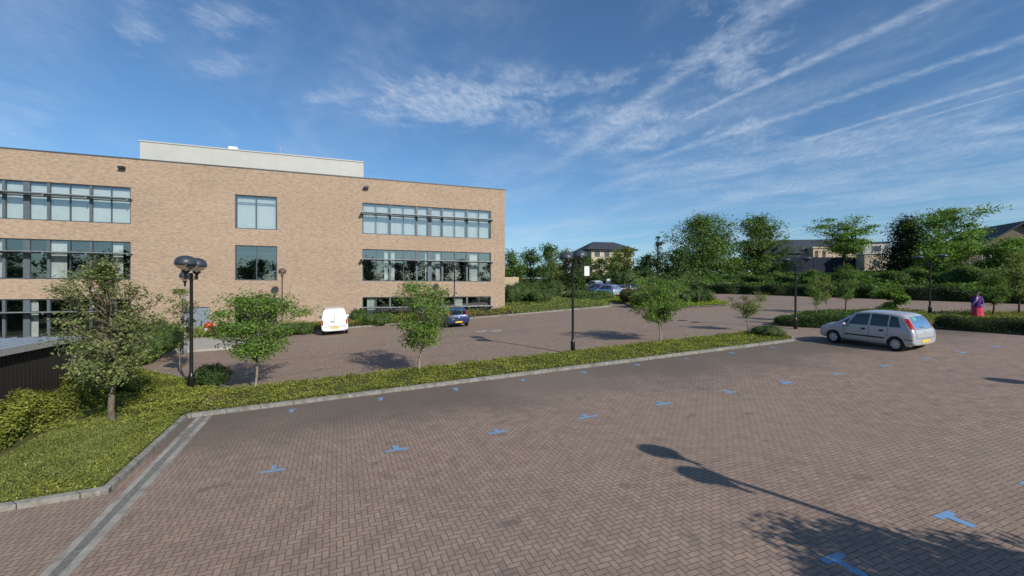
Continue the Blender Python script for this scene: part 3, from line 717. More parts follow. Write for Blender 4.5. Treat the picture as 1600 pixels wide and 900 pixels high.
tree('slender_tree', 'thin sapling with a narrow sparse crown beside the tall left lamp', on(283, 583), 3.75, 1.5, .3, 'col', 1900, .09, 'olive', 'bark_pale', seed=16, ncl=30, tr=.04)
tree('slender_tree', 'slender sapling with pale trunk left of the silver car\'s bonnet', on(1276, 503), 3.3, 1.5, .33, 'col', 2600, .085, 'fresh', 'bark_pale', seed=17, ncl=34, tr=.035)
tree('slender_tree', 'pale thin sapling close behind the front wing of the silver car', on(1291, 510), 2.9, 1.2, .5, 'col', 1100, .08, 'olive', 'bark_pale', seed=57, ncl=20, tr=.03)
tree('small_tree', 'leafy small tree behind the silver car\'s roof, dark trunk', on(1322, 490), 3.5, 2.4, .33, 'round', 4200, .095, 'mid', 'bark_dark', seed=18, ncl=44, tr=.05)
tree('small_tree', 'small round dark tree beside the person in purple', on(1552, 497), 2.6, 2.2, .35, 'round', 4200, .09, 'mid', 'bark_dark', seed=19, ncl=44, tr=.06)
tree('small_tree', 'taller small tree at the right edge behind the low hedge', on(1591, 494), 3.9, 2.3, .33, 'round', 4600, .095, 'olive', 'bark_dark', seed=20, ncl=48, tr=.06)
# shade tree outside the right edge that throws the foreground shadow
c = Vector((5.8+SUN_AZ.x*4.3, 5.45+SUN_AZ.y*4.3, 0)); c.z = G(c.x, c.y)
tree('young_tree', 'young tree out of frame on the right that shades the nearest blue mark', c, 3.6, 3.2, .36, 'vase', 13000, .13, 'mid', 'bark_pale', seed=33, ncl=42, tr=.06, spread=1.0)
# ---- hedges and shrubs around
hedge('bright green hedge in front of the dark timber store', stp([(-8.25, 12.4), (-8.2, 17), (-8.1, 20.5), (-8.6, 22.5)]), 1.15, 1.0, 900, .075, 'cover', seed=31, rough=.25)
hedge('leafy hedge at the left edge of the lawn', stp([(-10.4, 11.9), (-10.2, 15.4)]), 2.6, 1.15, 700, .08, 'fresh', seed=32, rough=.3)
bush('lime yellow shrub at the left edge by the lawn', on(8, 672), 1.1, .8, n=2200, ls=.06, mat='lime', seed=34)
bush('rounded dark green clipped bush just right of the tall lamp', on(331, 604), 1.25, .8, 1.3, n=5000, ls=.05, mat='deep', seed=35, lobes=1)
hedge('low loose hedge running back from the tall lamp', stp([(-6.2, 19.6), (-7.6, 21.8), (-8.6, 24.6)]), .9, .45, 700, .07, 'cover', seed=36, rough=.3)
for i, (u, v, w_, h_, mt, lb) in enumerate(((206, 572, 2.2, 1.5, 'fresh', 'light green shrub behind the left foreground tree'), (246, 560, 2.0, 1.4, 'mid', 'green shrub between the left tree and the concrete path'),
      (232, 532, 2.4, 1.7, 'fresh', 'bright shrub at the foot of the brick wall left of the path'), (190, 545, 2.6, 1.9, 'mid', 'dense shrub in front of the ground floor windows at the left'),
      (275, 534, 1.6, 1.4, 'mid', 'rounded shrub just left of the grey service door'), (372, 528, 1.8, 1.1, 'mid', 'low shrub right of the entrance path'), (352, 520, 1., .9, 'fresh', 'little bright shrub beside the red bin'),
      (434, 527, 2.4, 1.1, 'fresh', 'spreading shrub in front of the brown single lamp'), (470, 522, 2.0, .9, 'mid', 'low shrub just left of the white van'),
      (590, 508, 2.6, 1.1, 'fresh', 'shrub to the right of the white van'), (560, 506, 1.5, 1.4, 'mid', 'small dark shrub against the brick wall beside the van'), (140, 560, 2.2, 1.6, 'olive', 'grey green shrub beside the timber store'))):
    bush(lb, on(u, v, .05), w_, h_, n=2200, ls=.085, mat=mt, seed=40+i)
hedge('dark low hedge left of the silver car beyond the strip', [(16.7, 28.7), (18.5, 26.9), (20.2, 25.4)], 1.5, .7, 600, .07, 'deep', seed=61)
hedge('low dark hedge along the front of the right island', [(19.6, 30.9), (22.0, 30.0), (25, 29.6)], 1.2, .6, 500, .08, 'deep', seed=62)
bush('dark bush at the right end of the planted strip in front of the car\'s nose', Vector((*xy(21.3, 17.6), G(*xy(21.3, 17.6)))), 1.7, .7, 1.9, n=3600, ls=.055, mat='deep', seed=63)
hedge('long low dark hedge along the front of the right-hand island', [(23.75, 25.3), (25.35, 22.6), (27.6, 19.2)], 1.7, .72, 800, .06, 'dark', seed=64, rough=.12)  # shade on the hedge front is put into the colour by dark leaves
yu = tree('spiky_shrub', 'broad layered bright green shrub above the silver car\'s roof', on(1392, 489), 1.75, 2.3, .12, 'flat', 3000, .14, 'fresh', 'bark_dark', cat='shrub', seed=65, ncl=26, tr=.04)
# far kerbed island shrubs
for i, (x, y, w_, h_, mt, lb) in enumerate(((12.6, 43.2, 2.8, 1.6, 'fresh', 'green shrub at the near left of the far kerbed island'), (12.6, 47.5, 3, 1.9, 'russet', 'russet shrub on the far kerbed island beside the parked cars'),
      (15, 44.6, 3, 1.7, 'mid', 'dense green shrub in the middle of the far island'), (15.6, 48.5, 3.2, 2.1, 'russet', 'reddish brown shrub behind the broad flat-topped tree'), (17.4, 45.8, 2.8, 1.6, 'deep', 'dark green shrub towards the right end of the far island'),
      (19.2, 45.4, 2.4, 1.5, 'mid', 'shrub at the right tip of the far kerbed island'), (18.2, 49.5, 3, 1.9, 'fresh', 'yellow-green shrub at the back of the far island'))):
    bush(lb, Vector((x, y, G(x, y)+.05)), w_, h_, n=1500, ls=.13, mat=mt, seed=70+i)
tree('sapling', 'thin staked sapling at the front of the far island', Vector((17.6, 42.6, G(17.6, 42.6))), 1.9, .9, .6, 'col', 260, .09, 'fresh', 'bark_pale', seed=78, ncl=9, tr=.035)
# bank right of the building
hedge('dark clipped hedge on the bank beyond the office corner', stp([(17.8, 46.6), (21, 47), (24.2, 47.4)]), 2.2, 1.8, 220, .12, 'deep', seed=81)
for i, (u, Y, w_, h_, mt, lb) in enumerate(((800, 46, 2.6, 2.2, 'deep', 'dark shrub hard against the right corner of the brick office'), (820, 48, 2.8, 2.3, 'mid', 'green shrub on the bank near the office corner'),
      (843, 46, 2.6, 1.3, 'mid', 'low shrub on the grass bank under the dark hedge'), (905, 51, 4.2, 1.4, 'fresh', 'light green shrub behind the middle lamp post'), (935, 54, 4, 1.1, 'fresh', 'spreading green shrub left of the parked blue car'))):
    bush(lb, AT(u, Y), w_, h_, n=1600, ls=.13, mat=mt, seed=84+i)
hedge('low dark hedge bordering the access lane to the upper car park', [(6.5, 49), (9.2, 50.5), (11.5, 56)], 1.6, 1.0, 200, .12, 'deep', seed=92)
# far bank hedges
hedge('long dark hedge along the far edge of the car park', [(22, 64), (29.5, 56), (36.4, 43.6), (43.5, 31), (52, 15)], 2.6, 1.05, 130, .17, 'dark', seed=93, rough=.25)  # darkest leaf colour stands in for the shaded front of this hedge
hedge('taller green hedge on top of the far bank', [(24, 76), (34, 68), (46, 56), (56, 42), (66, 26)], 4., 1.35, 80, .22, 'mid', seed=94, rough=.35, core_mat='dark')
hedge('overgrown hedge at the far end of the car park left of the big tree', [(14, 84), (22, 76), (27, 69)], 4.5, 2.4, 60, .26, 'deep', seed=95, rough=.35)
for i, (u, Y, w_, h_, mt, lb) in enumerate(((1040, 66, 6, 2.4, 'deep', 'dark shrub mass beneath the tall slim dark tree'), (1078, 66, 6, 2.3, 'mid', 'green shrub below the big round tree'), (1112, 62, 5.5, 1.9, 'fresh', 'brighter shrub to the right under the big round tree'),
      (1150, 70, 6, 1.2, 'deep', 'dark shrub between the two large round trees'), (1230, 64, 7, 1.3, 'fresh', 'long bright shrub below the dark blue fence'), (1290, 60, 6, 1.2, 'mid', 'shrub beneath the cream bay windowed house'),
      (1350, 60, 6, 1.2, 'mid', 'shrub in front of the pale stone building'), (1480, 52, 6, 1.1, 'olive', 'grey-green shrubs right of the rear lamp post'), (1540, 50, 6, 1.2, 'mid', 'shrub on the bank below the tall mast'), (1596, 50, 6, 1.6, 'olive', 'shrub on the bank at the right edge'),
      (1010, 70, 6, 2.6, 'olive', 'olive shrub behind the dark parked car'), (985, 76, 7, 4.2, 'deep', 'tall dark shrub under the pale hipped building'))):
    bush(lb, AT(u, Y), w_, h_, 3.5, n=1500, ls=.26, mat=mt, seed=100+i)

# ---- distant trees: (u, top v, width px, Y, shape, mat, leaf, label)
def far_tree(u, vt, wpx, Y, shape, mat, cb, n, ls, label, seed, bk='bark_dark', ncl=70, spread=1., flatk=.62, name='tree', group='trees on the far side of the car park'):
    p = AT(u, Y); h = ZV(vt, Y)-p.z; w = wpx/F*Y*1.2
    return tree(name, label, p, h, w, cb, shape, n, ls, mat, bk, seed=seed, ncl=ncl, spread=spread, flatk=flatk, group=group)
far_tree(1100, 334, 122, 80, 'round', 'mid', .06, 16000, .35, 'largest round-crowned tree in the centre distance', 201, ncl=170, spread=.8, flatk=.45)
far_tree(1187, 335, 84, 84, 'round', 'mid', .08, 11000, .36, 'second large round tree right of the largest one', 202, ncl=120, spread=.85, flatk=.45)
far_tree(1028, 360, 28, 75, 'cone', 'dark', .2, 900, .28, 'slim sparse dark tree standing against the sky left of the largest tree', 203, ncl=26)
far_tree(1062, 388, 60, 74, 'round', 'deep', .1, 2600, .36, 'low dark tree at the left foot of the largest tree', 204)
far_tree(1320, 336, 80, 76, 'flat', 'fresh', .4, 6500, .30, 'open-crowned light green tree above the cream bay windowed house', 205, ncl=40, spread=.85, flatk=.3)
far_tree(1420, 340, 92, 66, 'cone', 'dark', .04, 11000, .30, 'dense blackish evergreen beside the pale stone building', 206, ncl=110)
far_tree(1492, 326, 112, 60, 'flat', 'fresh', .3, 8000, .28, 'spreading light green tree near the tall mast', 207, ncl=50, spread=.85, flatk=.3)
far_tree(1458, 372, 60, 58, 'round', 'fresh', .1, 2600, .28, 'bushy green tree between the evergreen and the spreading tree', 208)
far_tree(1580, 372, 74, 52, 'round', 'fresh', .12, 4200, .26, 'green tree partly hiding the dark gabled building at the right', 209)
far_tree(1545, 385, 56, 54, 'round', 'fresh', .12, 2600, .26, 'lower light tree in front of the dark gabled building', 210)
far_tree(980, 388, 44, 88, 'round', 'olive', .1, 2400, .4, 'olive tree half covering the pale hipped building', 211, ncl=40)
far_tree(800, 392, 44, 82, 'round', 'mid', .1, 2600, .38, 'tree just right of the office corner', 212)
far_tree(828, 388, 46, 92, 'round', 'deep', .1, 2600, .4, 'dark tree second from the office corner', 213)
far_tree(858, 381, 44, 86, 'round', 'mid', .1, 2600, .38, 'tallest tree in the group right of the office corner', 214)
far_tree(884, 388, 36, 78, 'round', 'olive', .1, 1800, .36, 'light tree just left of the middle lamp heads', 215)
far_tree(900, 396, 34, 76, 'round', 'deep', .1, 1800, .36, 'tree directly behind the middle lamp heads', 216)
far_tree(1010, 398, 40, 84, 'round', 'deep', .1, 1800, .38, 'low dark tree right of the pale hipped building', 217)
far_tree(925, 384, 42, 135, 'round', 'dark', .1, 1500, .6, 'dark round tree rising behind the hipped roof', 218)
far_tree(1362, 384, 44, 112, 'round', 'deep', .1, 1600, .5, 'distant tree behind the pale stone building', 219)
far_tree(1262, 382, 34, 140, 'round', 'deep', .1, 900, .6, 'distant treetop over the slate roofed house', 220)
far_tree(918, 396, 30, 100, 'round', 'mid', .1, 1500, .4, 'tree covering the left end of the pale hipped building', 222, ncl=30)
far_tree(962, 388, 34, 98, 'round', 'fresh', .1, 1800, .4, 'light tree masking the right part of the pale hipped building', 224, ncl=34)
far_tree(940, 404, 40, 96, 'round', 'deep', .1, 1500, .4, 'rounded tree below the windows of the pale hipped building', 223, ncl=30)
base_far = far_tree(1150, 404, 40, 95, 'round', 'deep', .1, 1400, .45, 'low distant tree in the gap between the two large round trees', 221)
r_ = random.Random(5)
bgl = ['pale', 'deep', 'rounded', 'broad', 'narrow', 'small', 'tall', 'squat', 'leaning', 'ragged', 'shaggy', 'dense', 'sparse', 'dim']
for i in range(14):
    u = (770, 812, 846, 872, 948, 1000, 1046, 1140, 1215, 1345, 1390, 1445, 1520, 1600)[i]; Y = 150+r_.random()*15
    retree(base_far, '%s treetop on the skyline in the distant belt' % bgl[i], AT(u, Y), .9+r_.random()*.3, 1.3+r_.random()*.5, r_.random()*6, 'distant skyline trees')
# trees behind the photographer (seen mirrored in the office windows)
mir = tree('tree', 'tree behind the viewpoint mirrored in the office windows', Vector((-30, -34, G(-30, -34))), 9.5, 9., .05, 'round', 2600, .5, 'deep', 'bark_dark', seed=300, ncl=50, group='trees behind the viewpoint')
for i, (x, y, s_) in enumerate(((27, -50, 1.5), (35, -46, 1.35), (43, -50, 1.5), (52, -48, 1.4), (61, -50, 1.5), (71, -46, 1.4), (40, -38, 1.), (56, -38, 1.1), (-26, -46, 1.5), (-17, -48, 1.35), (-9, -50, 1.5), (0, -50, 1.4), (9, -52, 1.5), (18, -50, 1.4), (-35, -46, 1.4), (-44, -48, 1.5), (-54, -46, 1.4), (-22, -38, 1.1), (-13, -32, .8), (-5, -40, 1.15), (4, -36, .85), (13, -42, 1.2), (22, -36, 1.), (31, -38, .9), (-40, -32, 1.05), (-50, -34, 1.1), (-60, -33, .95))):
    retree(mir, 'tree behind the viewpoint mirrored in the office windows', Vector((x, y, G(x, y))), s_, s_*1.05, i*1.3, 'trees behind the viewpoint')

# ================================================================== DISTANT BUILDINGS
def place(u, Y): p = AT(u, Y); return p
def gable(mb, x0, x1, y0, y1, z0, z1, over=.4):
    ym = (y0+y1)/2; a, b, c, d = x0-over, x1+over, y0-over, y1+over
    vs = [(a, c, z0), (b, c, z0), (b, ym, z1), (a, ym, z1), (a, d, z0), (b, d, z0)]
    vs += [(v[0], v[1], v[2]-.25) for v in vs]
    mb.add(vs, [(0, 1, 2, 3), (3, 2, 5, 4), (6, 9, 8, 7), (9, 10, 11, 8), (0, 6, 7, 1), (4, 5, 11, 10), (0, 3, 9, 6), (3, 4, 10, 9), (1, 7, 8, 2), (2, 8, 11, 5)])
def windows(par, lst, y, mat='carglass'):
    for (a, b, c, d) in lst:
        f = MB(); f.box(a-.08, b+.08, y-.06, y+.02, c-.08, d+.08); w = f.build('window', M['white'], par)
        g = MB(); g.box(a, b, y-.08, y-.062, c, d); g.build('pane', M['room'], w)
p = place(944, 120); h1 = empty('hipped_building', p, R(12)); tag(h1, 'pale rendered building with a grey hipped roof in the far centre left', 'building')
H = ZV(393, 120)-p.z; T = ZV(378, 120)-p.z
mb = MB(); mb.box(-5.6, 5.6, -5, 6, -.5, H); mb.build('wall', M['cream'], h1)
mb = MB(); vs = [(-7.2, -6, H), (7.2, -6, H), (7.2, 7, H), (-7.2, 7, H), (-3, .5, T), (3, .5, T)]; mb.add(vs, [(0, 1, 5, 4), (1, 2, 5), (2, 3, 4, 5), (3, 0, 4), (3, 2, 1, 0)]); mb.build('roof', M['slate'], h1)
windows(h1, [(x, x+1.5, z, z+1.5) for x in (-4.8, -2.2, .6, 3.2) for z in (2.0, 5.2)], -5)
p = place(1240, 112); h2 = empty('house', p, R(-8)); tag(h2, 'slate roofed house with a cream bay and arched windows behind the dark fence', 'house')
H = ZV(391, 112)-p.z; T = ZV(374, 112)-p.z
mb = MB(); mb.box(-6.5, 12.5, -3, 5, -.5, H); mb.build('wall', M['stone'], h2)
mb = MB(); gable(mb, -6.5, 12.5, -3, 5, H, T); rf = mb.build('roof', M['slate'], h2)
mb = MB(); mb.box(1.6, 5.9, -6, -3.01, -.5, H-.1); mb.box(1.4, 6.1, -6.2, -3.02, H-.1, H+.25); mb.build('bay', M['cream'], h2)
for x in (2.0, 3.6):
    mb = MB(); mb.box(x, x+.7, -6.06, -6.01, H-2.1, H-.9); mb.lathe([(.35, -6.06), (.35, -6.01)], (x+.35, 0, H-.9), 16, 'y'); mb.build('window', M['red'] if False else M['brown'], h2)
mb = MB(); mb.box(-6.4, -1, -5.5, -3.01, -.5, H-1.0); mb.add([(-7, -5.9, H-1.2), (-.4, -5.9, H-1.2), (-.4, -3.02, H-1.2), (-7, -3.02, H-1.2), (-4.6, -5.9, H+1.6), (-4.6, -3.02, H+1.6)], [(0, 1, 4), (1, 2, 5, 4), (2, 3, 5), (3, 0, 4, 5), (3, 2, 1, 0)]); mb.build('porch', M['slate'], h2)
p = place(1363, 96); h3 = empty('stone_building', p, R(-20)); tag(h3, 'small pale stone building with white panel upper storey beside the evergreen', 'building')
H = ZV(381, 96)-p.z; H2 = ZV(398, 96)-p.z
mb = MB(); mb.box(-2., 2., -2, 3, -.5, H2); mb.build('wall', M['stone'], h3)
mb = MB(); mb.box(-2.3, 2.3, -2.2, 3, H2+.005, H); mb.build('upper_storey', M['cladding'], h3)
mb = MB(); mb.box(-2.5, 2.5, -2.4, 3.2, H, H+.18); mb.build('roof', M['slate'], h3)
windows(h3, [(-.8, .8, H2+.5, H-.6)], -2.2); windows(h3, [(-.5, .6, 1.1, 2.2)], -2)
mb = MB(); mb.box(2.6, 13, -3.5, -3.2, -.8, 1.1); w_ = mb.build('garden_wall', M['stone']); w_.location = p; w_.rotation_euler = (0, 0, R(-20)); tag(w_, 'low pale stone wall running behind the evergreen tree', 'wall')
p = place(1590, 78); h4 = empty('gabled_building', p, R(-14)); tag(h4, 'large dark gabled building behind the trees at the right edge', 'building')
H = ZV(395, 78)-p.z; T = ZV(346, 78)-p.z
mb = MB(); mb.box(-8, 16, 0, 12, -.5, H*.75); mb.add([(-8, 0, H*.75), (10, 0, H*.75), (0.5, 0, T-.3), (-8, 12, H*.75), (10, 12, H*.75), (.5, 12, T-.3)], [(0, 1, 2), (3, 5, 4), (0, 2, 5, 3), (1, 4, 5, 2)]); mb.build('wall', M['brown'], h4)
mb = MB(); t_ = .3
for sg, xe in ((-1, -9), (1, 11)):
    mb.add([(.5, -1, T), (xe, -1, H*.72), (xe, 13, H*.72), (.5, 13, T), (.5, -1, T-t_), (xe, -1, H*.72-t_), (xe, 13, H*.72-t_), (.5, 13, T-t_)], [(0, 1, 2, 3), (4, 7, 6, 5), (0, 4, 5, 1), (2, 6, 7, 3), (1, 5, 6, 2)])
mb.build('roof', M['slate'], h4)
windows(h4, [(x, x+1.2, 1.2, 2.6) for x in (-5, -1, 3, 7)], -.02)
# dark fence
a = AT(1208, 100); b = AT(1352, 100)
fz = empty('fence', a, math.atan2(b.y-a.y, b.x-a.x)); tag(fz, 'long dark blue boarded fence in front of the distant houses', 'fence')
L = (b.xy-a.xy).length; sl = (b.z-a.z)/L; top = ZV(402, 100)-a.z
mb = MB()
for k in range(int(L/.5)): x = k*.5; mb.box(x, x+.48, -.03, .03, -.5+sl*x, top+.05*math.sin(k*2.1))
mb.build('boards', M['darkfence'], fz)
mb = MB()
for k in range(0, int(L), 3): mb.box(k-.07, k+.07, -.1, -.031, -.5+sl*k, top+.15)
mb.build('posts', M['darkfence'], fz)
# cream low wall right of the office, sign, mast
p = AT(797, 62); w_ = MB().box(-1.6, 1.2, -.15, .15, -.4, ZV(433, 62)-p.z).build('boundary_wall', M['cream'], loc=p); tag(w_, 'short low cream wall just past the office corner', 'wall')
p = AT(917, 58); sg = empty('sign', p); tag(sg, 'tall narrow white sign board on a thin dark post behind the middle lamp', 'sign')
mb = MB(); mb.box(-.32, .32, -.04, .04, ZV(431, 58)-p.z, ZV(416, 58)-p.z); mb.build('board', M['white'], sg)
mb = MB(); mb.tube([(.38, 0, -.2), (.38, 0, ZV(414, 58)-p.z)], .05, 8); mb.build('post', M['black'], sg)
p = AT(1515, 76); ms = empty('street_light', p); tag(ms, 'tall pale street light mast rising above the trees at the right', 'street light')
zt = ZV(322, 76)-p.z; mb = MB(); mb.tube([(0, 0, -.3), (0, 0, zt*.5), (0, 0, zt)], [.12, .09, .06], 8); mb.tube([(0, 0, zt-.1), (.8, 0, zt+.1), (1.7, 0, zt-.3)], .045, 6); mb.build('mast', M['mast'], ms)
mb = MB(); mb.box(1.5, 2.7, -.18, .18, zt-.5, zt-.28); mb.build('lantern', M['white'], ms)

# ================================================================== VEHICLES
def bake(o):
    dg = bpy.context.evaluated_depsgraph_get(); me = bpy.data.meshes.new_from_object(o.evaluated_get(dg)); return me
def car_body_mesh(stn, wheels, wr):
    mb = MB(); K = None; rings = []
    for x, zb, w, zbelt, wb, zr, wrf in stn:
        zm = zb+(zbelt-zb)*.5
        half = [(0, zb), (w*.88, zb), (w*.985, zb+.12), (w, zm), (wb, zbelt), (wrf, zr-.06), (wrf*.86, zr-.012), (wrf*.45, zr+.01), (0, zr+.018)]
        ring = [(x, -y, z) for y, z in half]+[(x, y, z) for y, z in half[-2:0:-1]]
        rings.append(ring)
    n = len(rings[0]); vs = [v for r in rings for v in r]; fs = []
    for i in range(len(rings)-1):
        for k in range(n): k2 = (k+1) % n; fs.append((i*n+k, i*n+k2, (i+1)*n+k2, (i+1)*n+k))
    fs.append(tuple(range(n))[::-1]); fs.append(tuple((len(rings)-1)*n+k for k in range(n)))
    mb.add(vs, fs); o = mb.build('tmp', [M['white'], M['tyre']]); me = o.data
    bm = bmesh.new(); bm.from_mesh(me); bmesh.ops.recalc_face_normals(bm, faces=bm.faces[:]); bm.to_mesh(me); bm.free()
    o.modifiers.new('s', 'SUBSURF').levels = 2; cs = []
    for xw in wheels:
        for sg in (-1, 1):
            c = MB(); c.lathe([(wr+.032, -.17), (wr+.032, .17)], (xw, sg*.80, wr), 28, 'y'); co = c.build('cut', M['tyre']); cs.append(co)
            bmc = bmesh.new(); bmc.from_mesh(co.data); bmesh.ops.recalc_face_normals(bmc, faces=bmc.faces[:]); bmc.to_mesh(co.data); bmc.free()
            md = o.modifiers.new('b', 'BOOLEAN'); md.operation = 'DIFFERENCE'; md.object = co; md.solver = 'EXACT'
    me2 = bake(o); bpy.data.objects.remove(o)
    for c in cs: bpy.data.objects.remove(c)
    while len(me2.materials) > 2: me2.materials.pop()
    for p in me2.polygons:
        p.use_smooth = True; c = p.center; p.material_index = 0
        for xw in wheels:
            if math.hypot(c.x-xw, c.z-wr) < wr+.03 and abs(c.y) < 1.2: p.material_index = 1; p.use_smooth = False
    me2.materials.clear(); return me2
class Proj:
    def __init__(s, me): s.t = BVHTree.FromPolygons([v.co for v in me.vertices], [p.vertices[:] for p in me.polygons])
    def patch(s, cor, axis, nu=8, nv=5, off=.007):
        """cor: 4 corners in the projected plane; axis: 'l','r' (sides),'b' back,'f' front,'t' top"""
        vs = []; D = {'l': (0, -1, 0), 'r': (0, 1, 0), 'b': (1, 0, 0), 'f': (-1, 0, 0), 't': (0, 0, -1)}[axis]
        D = Vector(D); O = -D*5
        for j in range(nv+1):
            for i in range(nu+1):
                a = Vector(cor[0]).lerp(Vector(cor[1]), i/nu); b = Vector(cor[3]).lerp(Vector(cor[2]), i/nu); q = a.lerp(b, j/nv)
                if axis in 'lr': p = Vector((q.x, 0, q.y))
                elif axis in 'bf': p = Vector((0, q.x, q.y))
                else: p = Vector((q.x, q.y, 0))
                h = s.t.ray_cast(p+O, D)[0]
                if h is None: h = vs[-1] if vs else p
                vs.append(h-D*off)
        fs = [(j*(nu+1)+i, j*(nu+1)+i+1, (j+1)*(nu+1)+i+1, (j+1)*(nu+1)+i) for j in range(nv) for i in range(nu)]
        return vs, fs
def wheel(parent, x, y, r, side):
    w = empty('wheel', (x, y, r)); w.parent = parent; s = 1 if side > 0 else -1
    mb = MB(); mb.lathe([(r*.62, -.09), (r*.9, -.095), (r, -.07), (r, .07), (r*.9, .095), (r*.62, .09)], n=28, axis='y', cap=False); mb.build('tyre', M['tyre'], w, True)
    mb = MB(); mb.lathe([(r*.66, s*.02), (r*.64, s*.085), (r*.56, s*.072), (r*.2, s*.09), (r*.05, s*.095)], n=24, axis='y'); mb.build('rim', M['rim'], w, True)
    mb = MB()
    for k in range(7):
        a = 6.283*k/7; cx, cz = math.cos(a)*r*.42, math.sin(a)*r*.42; mb.lathe([(r*.085, s*.081), (r*.085, s*.090)], (cx, 0, cz), 8, 'y')
    mb.build('rim_slots', M['tyre'], w)
def make_car(name, label, group, loc, heading, stn, wheels, wr, pmat, spec, cat='car'):
    """local +x = forward, origin at rear centre on the ground"""
    rt = empty(name, loc); rt.rotation_euler = (0, 0, heading); tag(rt, label, cat, group)
    me = car_body_mesh(stn, wheels, wr); P = Proj(me); body = link('body', me, [pmat, M['tyre']], rt)
    hw = max(s[2] for s in stn)
    for k, cs in spec.get('side', {}).items():
        for cor in cs:
            for sd, sg in (('l', 1), ('r', -1)):
                mb = MB(); vs, fs = P.patch(cor, sd); mb.add(vs, fs if sg < 0 else [f[::-1] for f in fs]); mb.build(k, M[spec['mat'][k]] if k != 'trim_paint' else pmat, rt, True)
    for ax in ('back', 'front', 'top'):
        for k, cs in spec.get(ax, {}).items():
            for cor in cs:
                mb = MB(); vs, fs = P.patch(cor, ax[0], off=.008 if k not in('number_plate', 'badge') else .014); mb.add(vs, fs); mb.build(k, M[spec['mat'][k]], rt, True)
    for x in wheels:
        for sg in (-1, 1): wheel(rt, x, sg*(hw-.12), wr, sg)
    mx, mz = spec.get('mirror', (2.95, 1.02))
    for sg in (-1, 1):
        mb = MB(); mb.lathe([(.02, 0), (.07, .02), (.09, .09), (.06, .17), (.01, .19)], (mx, sg*(hw-.02) if sg > 0 else -(hw-.02)-.19, mz), 10, 'y'); mb.build('mirror', pmat, rt, True)
    return rt
base_mat = dict(side_window='carglass', rear_window='carglass', windscreen='carglass', tail_light='tail', headlight='lens', number_plate='plate', door_seam='carin', rubbing_strip='carin', handle='carin', wiper='carin', badge='mast', bumper_strip='carin', sticker='sticker', grille='carin')
M['sticker'] = simple('green_sticker', (.08, .35, .28), .5)
mpv = [(0.0, .34, .66, .66, .66, .70, .55), (.03, .30, .78, .82, .76, .90, .66), (.10, .27, .83, .95, .80, 1.04, .70), (.24, .25, .845, .97, .82, 1.30, .66), (.42, .22, .845, .97, .82, 1.53, .62), (.7, .20, .845, .965, .82, 1.60, .63),
       (1.5, .19, .845, .955, .82, 1.635, .64), (2.2, .19, .845, .945, .82, 1.61, .63), (2.5, .19, .845, .94, .815, 1.50, .62), (3.12, .2, .84, .93, .80, 1.08, .70), (3.3, .2, .835, .92, .79, .99, .72), (3.65, .21, .82, .88, .77, .94, .68), (3.92, .24, .77, .74, .73, .80, .64), (4.06, .30, .66, .58, .64, .62, .56)]
mpv_spec = dict(mat=base_mat, side=dict(side_window=[((.50, 1.03), (.93, 1.02), (.93, 1.50), (.66, 1.44)), ((.99, 1.02), (1.68, 1.01), (1.66, 1.53), (.99, 1.51)), ((1.77, 1.01), (2.62, 1.0), (2.32, 1.47), (1.74, 1.53)), ((2.68, 1.0), (2.98, 1.0), (2.62, 1.24), (2.56, 1.24))],
      door_seam=[((1.715, .28), (1.73, .28), (1.73, 1.0), (1.715, 1.0)), ((2.78, .3), (2.795, .3), (2.80, .98), (2.785, .98)), ((.98, .62), (.995, .62), (.965, 1.0), (.95, 1.0))],
      rubbing_strip=[((1.08, .50), (2.72, .50), (2.72, .56), (1.08, .56))], handle=[((1.12, .80), (1.30, .80), (1.30, .88), (1.12, .88)), ((1.86, .80), (2.04, .80), (2.04, .88), (1.86, .88))],
      bumper_strip=[((.06, .53), (.34, .53), (.34, .56), (.06, .56))]),
      back=dict(rear_window=[(( -.56, 1.0), (.56, 1.0), (.5, 1.47), (-.5, 1.47))], number_plate=[((-.26, .40), (.26, .40), (.26, .51), (-.26, .51))], tail_light=[((.60, .98), (.76, .98), (.66, 1.40), (.55, 1.40)), ((-.76, .98), (-.60, .98), (-.55, 1.40), (-.66, 1.40))],
      door_seam=[((-.60, .585), (.60, .585), (.60, .60), (-.60, .60)), ((-.62, .97), (.62, .97), (.62, .985), (-.62, .985)), ((-.615, .60), (-.60, .60), (-.62, .96), (-.635, .96)), ((.60, .60), (.615, .60), (.635, .96), (.62, .96))], badge=[((-.05, .80), (.05, .80), (.05, .86), (-.05, .86))], wiper=[((-.02, 1.02), (.30, 1.05), (.30, 1.07), (-.02, 1.04))], sticker=[((.12, 1.32), (.36, 1.32), (.34, 1.44), (.12, 1.44))]),
      front=dict(headlight=[((.48, .66), (.70, .64), (.68, .78), (.46, .78)), ((-.70, .64), (-.48, .66), (-.46, .78), (-.68, .78))], grille=[((-.35, .45), (.35, .45), (.38, .58), (-.38, .58))]),
      top=dict(windscreen=[((2.50, -.55), (3.06, -.62), (3.06, .62), (2.50, .55))]), mirror=(2.72, .98))
head2 = math.atan2(D2.y, D2.x)
def on_st(p): return Vector((p.x, p.y, G(p.x, p.y)))
silver = paint('silver_car_paint', (.40, .415, .44), .08); bluep = paint('blue_car_paint', (.018, .034, .12), .3); whitep = paint('white_van_paint', (.80, .82, .84), 0.)
tiltx = .035*D2.x+.045*D2.y; tilty = .035*D1.x+.045*D1.y
def settle(o, h):
    """lay the vehicle on the sloping plane"""
    n = Vector((-.035, -.045, 1)).normalized(); f = Vector((math.cos(h), math.sin(h), 0)); f = (f-n*f.dot(n)).normalized(); l = n.cross(f)
    o.rotation_euler = Matrix((f, l, n)).transposed().to_euler()
